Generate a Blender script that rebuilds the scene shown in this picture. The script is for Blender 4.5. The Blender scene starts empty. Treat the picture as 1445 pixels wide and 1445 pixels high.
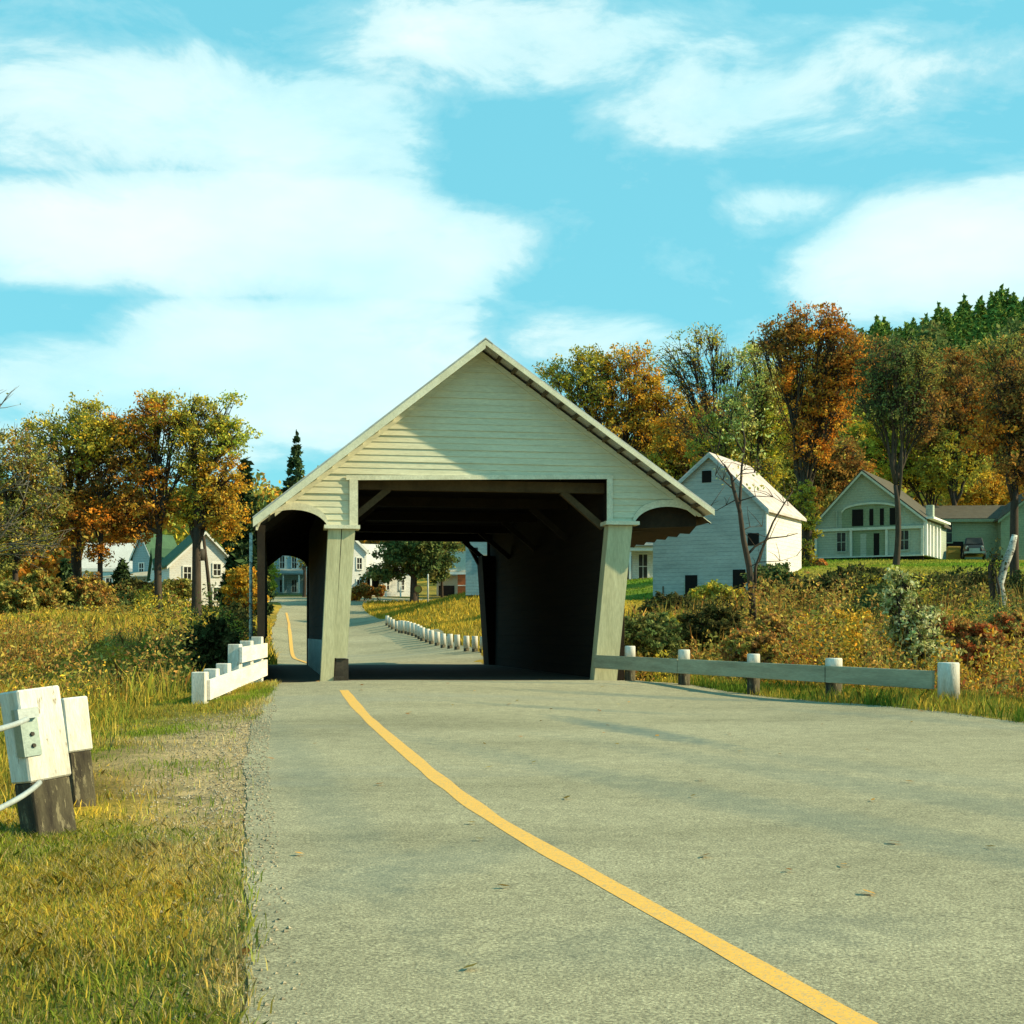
import bpy, bmesh, math, random
import numpy as np
from mathutils import Vector, Matrix

S = bpy.context.scene
C = S.collection
rad = math.radians
# ------------------------------------------------------------------ camera numbers
K, CU, HV, CZ = 1936.0, 722.5, 897.0, 1.5      # focal length in photo px, centre column, horizon row, eye height

def P(u, v, Z):
    return ((u-CU)/K*Z, Z, CZ+(HV-v)/K*Z)
def X(u, Z): return (u-CU)/K*Z

# ------------------------------------------------------------------ object helpers
def tag(o, label=None, cat=None, group=None, kind=None):
    if label: o['label'] = label
    if cat: o['category'] = cat
    if group: o['group'] = group
    if kind: o['kind'] = kind
    return o

def empty(name, loc, rz=0.0):
    o = bpy.data.objects.new(name, None); C.objects.link(o)
    o.location = loc; o.rotation_euler = (0, 0, rz); o.empty_display_size = .3
    return o

def link_mesh(name, me, parent=None, loc=None):
    o = bpy.data.objects.new(name, me); C.objects.link(o)
    if parent: o.parent = parent
    if loc: o.location = loc
    return o

class MB:
    def __init__(s): s.v = []; s.f = []; s.smooth = []
    def poly(s, pts, smooth=False):
        i = len(s.v); s.v += [tuple(p) for p in pts]; s.f.append(tuple(range(i, i+len(pts)))); s.smooth.append(smooth)
    def box(s, x0, x1, y0, y1, z0, z1):
        s.hexa([(x0,y0,z0),(x1,y0,z0),(x1,y1,z0),(x0,y1,z0)], [(x0,y0,z1),(x1,y0,z1),(x1,y1,z1),(x0,y1,z1)])
    def hexa(s, b, t, smooth=False):
        i = len(s.v); s.v += [tuple(p) for p in b]+[tuple(p) for p in t]; n = len(b)
        s.f.append(tuple(i+k for k in reversed(range(n)))); s.f.append(tuple(i+n+k for k in range(n))); s.smooth += [False, False]
        for k in range(n):
            s.f.append((i+k, i+(k+1) % n, i+n+(k+1) % n, i+n+k)); s.smooth.append(smooth)
    def beam(s, a, b, w, h, up=(0,0,1)):
        a = Vector(a); b = Vector(b); d = (b-a).normalized(); u = Vector(up)
        r = d.cross(u)
        if r.length < 1e-4: r = d.cross(Vector((0,1,0)))
        r.normalize(); n = r.cross(d).normalized()
        q = [(-w/2,-h/2),(w/2,-h/2),(w/2,h/2),(-w/2,h/2)]
        s.hexa([a+r*x+n*y for x, y in q], [b+r*x+n*y for x, y in q])
    def tube(s, pts, rs, n=6):
        pts = [Vector(p) for p in pts]; rings = []
        for i, p in enumerate(pts):
            d = (pts[min(i+1, len(pts)-1)]-pts[max(i-1, 0)]).normalized()
            r = d.cross(Vector((0.3, 1, .1)))
            if r.length < .2: r = d.cross(Vector((1, 0, 0)))
            r.normalize(); q = d.cross(r)
            base = len(s.v)
            for k in range(n):
                a = 2*math.pi*k/n; s.v.append(tuple(p+(r*math.cos(a)+q*math.sin(a))*rs[i]))
            rings.append(base)
        for i in range(len(rings)-1):
            for k in range(n):
                s.f.append((rings[i]+k, rings[i]+(k+1) % n, rings[i+1]+(k+1) % n, rings[i+1]+k)); s.smooth.append(True)
        s.f.append(tuple(rings[-1]+k for k in range(n))); s.smooth.append(False)
        s.f.append(tuple(rings[0]+k for k in reversed(range(n)))); s.smooth.append(False)
    def build(s, name, m, parent=None, bevel=0):
        me = bpy.data.meshes.new(name); me.from_pydata(s.v, [], s.f); me.materials.append(m)
        me.polygons.foreach_set('use_smooth', s.smooth)
        bm = bmesh.new(); bm.from_mesh(me); bmesh.ops.recalc_face_normals(bm, faces=bm.faces)
        if bevel:
            bmesh.ops.bevel(bm, geom=list(bm.edges), offset=bevel, segments=1, affect='EDGES', clamp_overlap=True)
        bm.to_mesh(me); bm.free(); me.update()
        return link_mesh(name, me, parent)

def mesh_quads(name, verts, mat, cols=None, nv=4):
    """verts (N*nv,3): N separate polygons of nv corners; cols (N,3) one colour each."""
    n = len(verts)//nv
    me = bpy.data.meshes.new(name)
    me.vertices.add(n*nv); me.vertices.foreach_set('co', np.asarray(verts, dtype=np.float32).ravel())
    me.loops.add(n*nv); me.loops.foreach_set('vertex_index', np.arange(n*nv, dtype=np.int32))
    me.polygons.add(n); me.polygons.foreach_set('loop_start', np.arange(0, n*nv, nv, dtype=np.int32))
    me.materials.append(mat); me.update(calc_edges=True)
    if cols is not None:
        a = me.color_attributes.new('Col', 'FLOAT_COLOR', 'POINT')
        c = np.ones((n, nv, 4), dtype=np.float32); c[:, :, :3] = np.asarray(cols, dtype=np.float32)[:, None, :]
        a.data.foreach_set('color', c.ravel())
    me.validate()
    return me

# ------------------------------------------------------------------ noise
def vnoise(x, y, scale, seed=0):
    x = np.asarray(x, float)/scale; y = np.asarray(y, float)/scale
    xi = np.floor(x).astype(np.int64); yi = np.floor(y).astype(np.int64); fx = x-xi; fy = y-yi
    fx = fx*fx*(3-2*fx); fy = fy*fy*(3-2*fy)
    def h(a, b):
        n = (a*374761393+b*668265263+seed*982451653) & 0x7fffffff
        n = ((n ^ (n >> 13))*1274126177) & 0x7fffffff
        return ((n ^ (n >> 16)) & 0xffff)/65535.0
    return (h(xi, yi)*(1-fx)+h(xi+1, yi)*fx)*(1-fy)+(h(xi, yi+1)*(1-fx)+h(xi+1, yi+1)*fx)*fy

def sstep(a, b, x):
    t = np.clip((np.asarray(x, float)-a)/(b-a), 0, 1); return t*t*(3-2*t)

# ------------------------------------------------------------------ materials
def newmat(name):
    m = bpy.data.materials.new(name); m.use_nodes = True
    nt = m.node_tree; b = nt.nodes['Principled BSDF']; return m, nt, b

def N(nt, typ, **kw):
    n = nt.nodes.new(typ)
    for k, v in kw.items():
        if k.startswith('i_'):
            key = k[2:]; n.inputs[int(key) if key.isdigit() else key.replace('_', ' ')].default_value = v
        else: setattr(n, k, v)
    return n

def ramp(nt, fac, stops):
    r = nt.nodes.new('ShaderNodeValToRGB'); e = r.color_ramp.elements
    while len(e) < len(stops): e.new(.5)
    for q, (p, c) in zip(e, stops):
        q.position = p; q.color = (c[0], c[1], c[2], 1)
    nt.links.new(fac, r.inputs[0]); return r.outputs[0]

def mixc(nt, fac, a, b, mode='MIX'):
    m = nt.nodes.new('ShaderNodeMix'); m.data_type = 'RGBA'; m.blend_type = mode
    for sock, val in ((m.inputs[0], fac), (m.inputs[6], a), (m.inputs[7], b)):
        if hasattr(val, 'node'): nt.links.new(val, sock)
        elif isinstance(val, (int, float)): sock.default_value = val
        else: sock.default_value = (val[0], val[1], val[2], 1)
    return m.outputs[2]

def paint(name, col, dirt=None, dscale=3.0, damt=.5, rough=.75, boards=0, axis='Z', stretch=(1,1,1), bump=.15, metallic=0, wear=None, wearamt=.55):
    """painted or bare wood: base colour, streaky dirt, fine grain, optional board lines"""
    m, nt, b = newmat(name); L = nt.links
    tc = N(nt, 'ShaderNodeTexCoord'); mp = N(nt, 'ShaderNodeMapping'); L.new(tc.outputs['Object'], mp.inputs[0])
    mp.inputs['Scale'].default_value = stretch
    n1 = N(nt, 'ShaderNodeTexNoise', i_Scale=dscale, i_Detail=6.0, i_Roughness=.65); L.new(mp.outputs[0], n1.inputs[0])
    n2 = N(nt, 'ShaderNodeTexNoise', i_Scale=dscale*9, i_Detail=4.0, i_Roughness=.7); L.new(mp.outputs[0], n2.inputs[0])
    dirt = dirt or tuple(c*.55 for c in col)
    f = ramp(nt, n1.outputs[0], [(.38, (0,0,0)), (.72, (damt,)*3)])
    c = mixc(nt, f, col, dirt)
    f2 = ramp(nt, n2.outputs[0], [(.35, (.84,)*3), (.65, (1.08,)*3)])
    c = mixc(nt, 1.0, c, f2, 'MULTIPLY')
    if wear is not None:
        n3 = N(nt, 'ShaderNodeTexNoise', i_Scale=dscale*3, i_Detail=8.0, i_Roughness=.75); L.new(mp.outputs[0], n3.inputs[0])
        fw = ramp(nt, n3.outputs[0], [(wearamt, (0,0,0)), (wearamt+.04, (1,1,1))])
        c = mixc(nt, fw, c, wear)
    if boards:
        w = N(nt, 'ShaderNodeTexWave', wave_type='BANDS', bands_direction=axis, wave_profile='SAW')
        w.inputs['Scale'].default_value = 1.0/boards/6.2832*6.2832/ (20/6.2832)*1.0 if False else 0.31416/boards
        w.inputs['Distortion'].default_value = 0
        L.new(tc.outputs['Object'], w.inputs[0])
        fl = ramp(nt, w.outputs['Fac'], [(0, (.55,)*3), (.1, (1,1,1)), (.93, (1,1,1)), (1, (.72,)*3)])
        c = mixc(nt, 1.0, c, fl, 'MULTIPLY')
        bp0 = N(nt, 'ShaderNodeBump', i_Strength=.6, i_Distance=.02); L.new(w.outputs['Fac'], bp0.inputs['Height'])
    bp = N(nt, 'ShaderNodeBump', i_Strength=bump, i_Distance=.01); L.new(n2.outputs[0], bp.inputs['Height'])
    if boards: L.new(bp0.outputs[0], bp.inputs['Normal'])
    L.new(c, b.inputs['Base Color']); L.new(bp.outputs[0], b.inputs['Normal'])
    b.inputs['Roughness'].default_value = rough; b.inputs['Metallic'].default_value = metallic
    b.inputs['Specular IOR Level'].default_value = .25
    return m

def leafmat(name, trans=.35):
    m, nt, b = newmat(name); L = nt.links
    at = N(nt, 'ShaderNodeAttribute', attribute_name='Col')
    oi = N(nt, 'ShaderNodeNewGeometry')
    v = ramp(nt, oi.outputs['Random Per Island'], [(0, (.65,)*3), (1, (1.3,)*3)])
    c = mixc(nt, 1.0, at.outputs[0], v, 'MULTIPLY')
    out = nt.nodes['Material Output']
    d = N(nt, 'ShaderNodeBsdfDiffuse'); t = N(nt, 'ShaderNodeBsdfTranslucent'); mx = N(nt, 'ShaderNodeMixShader'); mx.inputs[0].default_value = trans
    L.new(c, d.inputs[0]); L.new(c, t.inputs[0]); L.new(d.outputs[0], mx.inputs[1]); L.new(t.outputs[0], mx.inputs[2]); L.new(mx.outputs[0], out.inputs[0])
    return m

M = {}
M['leaf'] = leafmat('leaf', .3)
M['needle'] = leafmat('needle', .1)
M['blade'] = leafmat('blade', .25)
M['bark'] = paint('bark', (.075, .055, .04), (.03, .022, .016), 2.5, .9, .95, stretch=(3, 3, .6), bump=.5)
M['bark_grey'] = paint('bark_grey', (.16, .14, .10), (.06, .05, .035), 2.5, .8, .95, stretch=(3, 3, .6), bump=.4)
M['bark_pale'] = paint('bark_pale', (.62, .60, .52), (.10, .08, .06), 2.2, 1.0, .9, stretch=(1, 1, 2.2), bump=.3, wear=(.05,.04,.03), wearamt=.54)
M['siding'] = paint('siding', (.72, .69, .50), (.54, .52, .36), 1.4, .75, .7, stretch=(.5, 1, 6), bump=.12, wear=(.38,.36,.24), wearamt=.66)
M['trim'] = paint('trim', (.76, .73, .55), (.48, .45, .30), 3, .6, .65, bump=.08)
M['post_board'] = paint('post_board', (.58, .54, .33), (.38, .35, .2), 1.2, .8, .75, stretch=(3.5, 3.5, .5), bump=.2)
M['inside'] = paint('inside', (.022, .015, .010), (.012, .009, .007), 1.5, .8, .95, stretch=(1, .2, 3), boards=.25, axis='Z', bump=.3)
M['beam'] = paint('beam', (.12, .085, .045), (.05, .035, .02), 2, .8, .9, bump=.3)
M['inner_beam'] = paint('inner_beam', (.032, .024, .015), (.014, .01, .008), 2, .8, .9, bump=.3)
M['pale_panel'] = paint('pale_panel', (.30, .34, .31), (.16, .19, .17), 2, .7, .8, stretch=(1, .3, 3), bump=.2)
M['tin'] = paint('tin', (.50, .50, .47), (.33, .31, .27), 1.0, .7, .5, stretch=(1, 1, 1), bump=.1, metallic=.2)
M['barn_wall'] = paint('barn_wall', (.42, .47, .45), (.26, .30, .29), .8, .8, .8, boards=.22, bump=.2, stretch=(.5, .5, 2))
M['barn_sunlit'] = paint('barn_sunlit', (.80, .74, .72), (.60, .54, .48), .8, .6, .8, boards=.22, bump=.2, stretch=(.5, .5, 2))  # lighter copy of the barn boards, sunlight included in the colour
M['barn_roof'] = paint('barn_roof', (.66, .58, .55), (.40, .30, .26), .7, .9, .5, stretch=(2, 2, 2), bump=.1)
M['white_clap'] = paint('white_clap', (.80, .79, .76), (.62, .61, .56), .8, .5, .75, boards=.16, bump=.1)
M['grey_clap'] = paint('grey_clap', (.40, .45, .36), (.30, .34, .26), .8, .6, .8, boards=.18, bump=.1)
M['green_clap'] = paint('green_clap', (.25, .31, .20), (.18, .22, .13), .8, .6, .8, boards=.18, bump=.1)
M['blue_clap'] = paint('blue_clap', (.30, .44, .48), (.22, .32, .35), .8, .6, .8, boards=.2, bump=.1)
M['white_trim'] = paint('white_trim', (.80, .79, .74), (.6, .58, .5), 3, .4, .7, bump=.05)
M['soft_trim'] = paint('soft_trim', (.62, .64, .54), (.34, .38, .28), 3, .4, .7, bump=.05)
M['dark_roof'] = paint('dark_roof', (.10, .085, .06), (.06, .05, .035), 2, .8, .9, bump=.3)
M['green_roof'] = paint('green_roof', (.06, .13, .07), (.04, .08, .05), 2, .7, .9, bump=.2)
M['slate_roof'] = paint('slate_roof', (.22, .25, .23), (.14, .16, .15), 2, .7, .8, bump=.2)
M['tan_roof'] = paint('tan_roof', (.50, .43, .32), (.36, .3, .2), 1, .7, .8, bump=.2)
M['white_roof'] = paint('white_roof', (.62, .60, .57), (.45, .43, .38), 1, .5, .6, bump=.1)
M['orange_brick'] = paint('orange_brick', (.50, .14, .05), (.32, .09, .04), 3, .7, .9, boards=.3, bump=.2)
M['yellow_wood'] = paint('yellow_wood', (.42, .29, .06), (.28, .18, .04), 2, .6, .8, bump=.2)
M['stone'] = paint('stone', (.07, .06, .045), (.03, .025, .02), 3, .8, .95, bump=.8)
M['foundation'] = paint('foundation', (.20, .16, .12), (.1, .08, .06), 3, .8, .95, bump=.6)
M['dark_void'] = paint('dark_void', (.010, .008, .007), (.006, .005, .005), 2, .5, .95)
M['post_white'] = paint('post_white', (.70, .68, .62), (.44, .38, .28), 2.6, .9, .8, stretch=(2.5, 2.5, .6), bump=.5, wear=(.26, .21, .14), wearamt=.60)
M['rail_wood'] = paint('rail_wood', (.40, .38, .26), (.22, .20, .13), 2.0, .8, .85, stretch=(.5, .5, 4), bump=.3)
M['rail_white'] = paint('rail_white', (.80, .74, .68), (.5, .4, .28), 2.0, .5, .85, stretch=(.6, .6, 3), bump=.3, wear=(.30, .24, .17), wearamt=.66)
M['tar'] = paint('tar', (.035, .028, .02), (.14, .12, .07), 4, .8, .9, stretch=(2, 2, .5), bump=.5, wear=(.20,.17,.10), wearamt=.56)
M['galv'] = paint('galv', (.30, .36, .32), (.20, .24, .21), 4, .6, .45, bump=.1, metallic=.5)
M['galv_pale'] = paint('galv_pale', (.42, .46, .45), (.24, .25, .22), 4, .5, .5, bump=.1, metallic=.2)
M['rust_red'] = paint('rust_red', (.30, .07, .03), (.16, .05, .03), 5, .5, .7)
M['sign_dark'] = paint('sign_dark', (.06, .05, .04), (.03, .03, .02), 4, .5, .8)
M['car_black'] = paint('car_black', (.02, .02, .018), (.04, .035, .03), 3, .4, .3, bump=.02)
M['rubber'] = paint('rubber', (.02, .02, .02), (.04, .035, .03), 5, .5, .9)
M['hay'] = leafmat('hay', .2)
def glassmat():
    m, nt, b = newmat('window_glass'); b.inputs['Base Color'].default_value = (.02, .022, .02, 1)
    tc = N(nt, 'ShaderNodeTexCoord'); n = N(nt, 'ShaderNodeTexNoise', i_Scale=1.5); nt.links.new(tc.outputs['Object'], n.inputs[0])
    nt.links.new(ramp(nt, n.outputs[0], [(.4, (.012, .012, .01)), (.7, (.05, .045, .035))]), b.inputs['Base Color'])
    b.inputs['Roughness'].default_value = .35; b.inputs['Specular IOR Level'].default_value = .25; return m
M['glass'] = glassmat()

# ------------------------------------------------------------------ terrain
ctrl = []
def cp(u, v, Z): ctrl.append(P(u, v, Z))
def cw(x, y, z): ctrl.append((x, y, z))
# road profile near
for x, y, z in [(0,-12,-.1),(10,-12,-.1),(-10,-12,-.1),(0,0,0),(3,0,0),(8,0,0),(-4,0,.03),(-10,0,.0),(16,0,0),(-2,9.9,.10),(-5,10,.12),(4,10,.13),
                (10,10,.1),(-3,16,.22),(2,16,.23),(8,16,.22),(5,22,.36),(0,22,.38),(-4.2,22,.38),(-4.6,28,.48),(0,29,.5),(2.6,29.5,.5),
                (-10,16,.05),(-16,12,0),(-9,24,.1),(-16,24,.2),(14,14,.15),(20,8,.1),(11,20,.3),(7.6,21.5,.45),(4,27,.45),(16,24,.5)]: cw(x, y, z)
# bridge abutments and stream bed
for x, y, z in [(-3.0,47,.5),(-7.6,46,.5),(-.8,48,.52),(-9,48,.55),
                (-9,37,-1.3),(-16,38,-1.0),(-26,40,-.3),(-2.5,38,-1.2),(5.5,38,-1.0),(10,36,-.2),(0,37,-1.2),(16,34,.6),(24,34,1.2)]: cw(x, y, z)
# beyond, road profile
for x, y, z in [(-5,60,.80),(-11,60,.80),(-8,75,1.2),(-14,75,1.25),(-8,83,1.55),(-15,83,1.65),(-10,93,2.4),(-16,93,2.5),(-12,102,3.3),(-17,102,3.35),
                (-14,110,4.2),(-20,112,4.3),(0,113,4.3),(12,113,4.9),(-35,113,4.2),(-14,119,4.9),(5,120,5.2),(-30,122,5.1),(-20,140,5.7),(10,140,6.5)]: cw(x, y, z)
# left field
for u, v, Z in [(250,930,42),(100,935,42),(-100,935,42),(200,895,60),(50,895,60),(-200,895,60),(275,858,85),(110,862,82),(10,866,76),(-250,862,80),
                (300,855,98),(150,850,112),(0,850,112),(-300,850,120),(340,880,68)]: cp(u, v, Z)
# right bank
for u, v, Z in [(1060,884,45),(950,880,56),(900,872,66),(880,850,76),(1300,880,44),(1440,885,40),(1600,880,44),(925,858,78),(1078,832,75),(1130,803,81),(890,822,90),(920,817,98),
                (1000,812,92),(1160,808,88),(1262,800,86),(1150,792,99),(1330,791,102),(1440,792,104),(1600,790,104),(1300,818,72),(1440,820,72),(1200,835,66),(1440,850,56),(1280,850,56),
                (600,853,104),(655,862,84),(680,880,66),(640,893,72),(672,838,90),(700,905,57),(780,840,90),(780,820,105),(1000,790,120),(1440,770,130)]: cp(u, v, Z)
for x, y, z in [(-300,-100,0),(0,-100,0),(300,-100,0),(-150,60,2),(200,20,3),(150,100,11),(-120,180,6),(0,180,10),(120,180,18),(-300,300,10),(0,300,14),(250,300,22),
                (-500,600,12),(0,600,14),(500,600,20)]: cw(x, y, z)
ctrl = np.array(ctrl); cxy = ctrl[:, :2]; cz_ = ctrl[:, 2]
def _ker(r2): return np.sqrt(r2+9.0)
_D = ((cxy[:, None, :]-cxy[None])**2).sum(-1)
_n = len(ctrl); _A = np.zeros((_n+1, _n+1)); _A[:_n, :_n] = _ker(_D)+np.eye(_n)*(-.02); _A[:_n, _n] = 1; _A[_n, :_n] = 1
_w = np.linalg.solve(_A, np.append(cz_, 0))
CR_U = [-900,-300, 0, 300, 450, 550, 640, 700, 870, 1000, 1100, 1225, 1330, 1440, 1700, 2300]
CR_Z = [ 14,  18, 20, 22, 24, 26, 27, 28, 34, 44, 52, 62.5, 66, 70.5, 75, 60]
def g(x, y):
    x = np.atleast_1d(np.asarray(x, float)); y = np.atleast_1d(np.asarray(y, float))
    sh = x.shape; x = x.ravel(); y = y.ravel(); out = np.empty_like(x)
    for i in range(0, len(x), 20000):
        xs = x[i:i+20000]; ys = y[i:i+20000]
        r2 = (xs[:, None]-cxy[None, :, 0])**2+(ys[:, None]-cxy[None, :, 1])**2
        out[i:i+20000] = _ker(r2) @ _w[:_n]+_w[_n]
    u = np.where(y > 20, x/np.maximum(y, 20)*K+CU, 0)
    crest = np.interp(u, CR_U, CR_Z)
    f = sstep(150, 330, y)
    out = out*(1-f)+crest*f
    return out.reshape(sh)
def g1(x, y): return float(g(x, y)[0])

# ------------------------------------------------------------------ road outlines
RL = np.array([(3.5,-12),(.9,-3),(-.6,3),(-1.95,9.9),(-3.0,15.4),(-3.75,20),(-4.2,24),(-4.9,28.5)])
RR = np.array([(30,-12),(19,-2),(14,4),(9.6,12.2),(6.95,18.2),(5.1,23.8),(3.9,27),(3.0,29.9)])
BL = np.array([(-7.9,46.6),(-9.6,55),(-11.4,65),(-13.1,75),(-14.6,84),(-16,93),(-17.2,101),(-18,108),(-19,111)])
BR = np.array([(-.6,47.2),(-1.6,55),(-3.4,65),(-5.0,75),(-6.6,84),(-8.9,93),(-10.8,101),(-11.8,107),(-11.5,111)])
def resample(a, n):
    d = np.r_[0, np.cumsum(np.hypot(*np.diff(a, axis=0).T))]; t = np.linspace(0, d[-1], n)
    return np.c_[np.interp(t, d, a[:, 0]), np.interp(t, d, a[:, 1])]
def smooth_line(a, n=80, it=12):
    p = resample(a, n)
    for _ in range(it): p[1:-1] = (p[:-2]+2*p[1:-1]+p[2:])/4
    return p
RLs, RRs, BLs, BRs = [smooth_line(q) for q in (RL, RR, BL, BR)]
def xat(line, y): return np.interp(y, line[:, 1], line[:, 0])
# bridge frame
OB = np.array((-.66, 30.0)); Rv = np.array((.985, .1725)); Rv /= np.hypot(*Rv); Dv = np.array((-Rv[1], Rv[0])); DECK = .50
BLEN = 17.3
def to_st(x, y):
    dx = np.asarray(x)-OB[0]; dy = np.asarray(y)-OB[1]
    return dx*Rv[0]+dy*Rv[1], dx*Dv[0]+dy*Dv[1]
def inroad(x, y, m=0.0):
    x = np.asarray(x, float); y = np.asarray(y, float)
    a = (y < 30) & (x > xat(RLs, y)-m) & (x < xat(RRs, y)+m)
    b = (y > 46) & (y < 111.5) & (x > xat(BLs, y)-m) & (x < xat(BRs, y)+m)
    c = (y > 110.5-m) & (y < 118.5+m) & (x < 26)
    s, t = to_st(x, y); d = (s > -4.9-m) & (s < 3.3+m) & (t > -1.5) & (t < BLEN+1.5)
    return a | b | c | d

# ground grid (fine near, coarse far)
def axis(lo, hi, fine_lo, fine_hi, step, growth=1.12, smax=25):
    a = list(np.arange(fine_lo, fine_hi+1e-6, step)); s = step; x = a[-1]
    while x < hi: s = min(s*growth, smax); x += s; a.append(x)
    s = step; x = fine_lo; pre = []
    while x > lo: s = min(s*growth, smax); x -= s; pre.append(x)
    return np.array(pre[::-1]+a)
gx = axis(-900, 900, -18, 20, .4); gy = axis(-200, 1500, -4, 52, .4, 1.03)
GX, GY = np.meshgrid(gx, gy); GZ = g(GX, GY)
rd = inroad(GX, GY, -.42); rd2 = inroad(GX, GY, 1.0)
s_, t_ = to_st(GX, GY); onbr = (s_ > -5.2) & (s_ < 3.6) & (t_ > .6) & (t_ < BLEN-.6)
GZ = np.where(rd, GZ-.05, np.where(rd2, GZ-.010, GZ+vnoise(GX, GY, 1.3, 5)*.06+vnoise(GX, GY, .45, 6)*.03-.035))
GZ = np.where(onbr, np.minimum(GZ, -.4), GZ)
ny, nx = GX.shape
me = bpy.data.meshes.new('ground')
idx = np.arange(ny*nx).reshape(ny, nx)
q = np.stack([idx[:-1, :-1], idx[:-1, 1:], idx[1:, 1:], idx[1:, :-1]], -1).reshape(-1, 4)
me.vertices.add(ny*nx); me.vertices.foreach_set('co', np.stack([GX, GY, GZ], -1).astype(np.float32).ravel())
me.loops.add(q.size); me.loops.foreach_set('vertex_index', q.astype(np.int32).ravel())
me.polygons.add(len(q)); me.polygons.foreach_set('loop_start', np.arange(0, q.size, 4, dtype=np.int32))
me.polygons.foreach_set('use_smooth', np.ones(len(q), bool)); me.update(calc_edges=True)

def lerp3(a, b, f): f = np.asarray(f)[..., None]; return np.asarray(a)*(1-f)+np.asarray(b)*f
GOLD = (.52, .36, .05); OLIVE = (.24, .21, .04); GREEN = (.20, .29, .035); BROWN = (.15, .09, .03); LAWN = (.17, .28, .03); DIRT = (.56, .43, .23)
def ground_col(x, y):
    c = lerp3(OLIVE, GOLD, sstep(.35, .7, vnoise(x, y, 6, 1)*.6+vnoise(x, y, 1.7, 2)*.4))
    c = lerp3(0, 0, 0)*0 + c
    c = c*(1-.6*sstep(.55, .8, vnoise(x, y, 3.1, 3)))[..., None]+np.array(BROWN)*(.6*sstep(.55, .8, vnoise(x, y, 3.1, 3)))[..., None]
    lawn = sstep(70, 80, y)*sstep(3, 8, x)*(1-sstep(105, 112, y))
    lc = lerp3(LAWN, (.34, .32, .05), sstep(.4, .8, vnoise(x, y*3, 9, 4)))
    c = c*(1-lawn)[..., None]+lc*lawn[..., None]
    gi = sstep(60, 66, y)*(1-sstep(106, 110, y))*sstep(-14, -9, x)*(1-sstep(-2, 1, x))
    c = c*(1-gi)[..., None]+np.array((.50, .34, .045))*gi[..., None]
    # gravel pull-off left of the road
    yy = y
    de = xat(RLs, yy)-x
    gr = (yy < 24)*(yy > -20)*sstep(2.6-1.2*np.abs(yy-16)/6, .6, de+vnoise(x, y, .8, 8)*.8)*sstep(6.5, 12.5, yy+vnoise(x, y, 1.5, 9)*2)
    gr = np.clip(gr, 0, 1)*(de > -.4)*sstep(21.5, 19, yy)
    er = (yy < 30)*sstep(.5, .05, np.abs(de)+vnoise(x, y, .7, 7)*.35)
    gr = np.maximum(gr, er*.9)
    c = c*(1-gr)[..., None]+np.array(DIRT)*gr[..., None]
    return c
cols = np.ones((ny, nx, 4), np.float32); cols[..., :3] = ground_col(GX, GY)
a = me.color_attributes.new('Col', 'FLOAT_COLOR', 'POINT'); a.data.foreach_set('color', cols.ravel())
def groundmat():
    m, nt, b = newmat('ground'); L = nt.links
    at = N(nt, 'ShaderNodeAttribute', attribute_name='Col'); tc = N(nt, 'ShaderNodeTexCoord')
    n1 = N(nt, 'ShaderNodeTexNoise', i_Scale=2.2, i_Detail=8.0, i_Roughness=.7); L.new(tc.outputs['Object'], n1.inputs[0])
    n2 = N(nt, 'ShaderNodeTexNoise', i_Scale=28.0, i_Detail=4.0, i_Roughness=.7); L.new(tc.outputs['Object'], n2.inputs[0])
    c = mixc(nt, 1.0, at.outputs[0], ramp(nt, n1.outputs[0], [(.3, (.38,.42,.42)), (.7, (1.15,1.05,1.0))]), 'MULTIPLY')
    c = mixc(nt, 1.0, c, ramp(nt, n2.outputs[0], [(.3, (.55,)*3), (.7, (1.35,)*3)]), 'MULTIPLY')
    bp = N(nt, 'ShaderNodeBump', i_Strength=.7, i_Distance=.06); L.new(n2.outputs[0], bp.inputs['Height'])
    L.new(c, b.inputs['Base Color']); L.new(bp.outputs[0], b.inputs['Normal']); b.inputs['Roughness'].default_value = 1; b.inputs['Specular IOR Level'].default_value = .1
    return m
me.materials.append(groundmat()); ground = link_mesh('ground', me); tag(ground, kind='structure')

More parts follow.
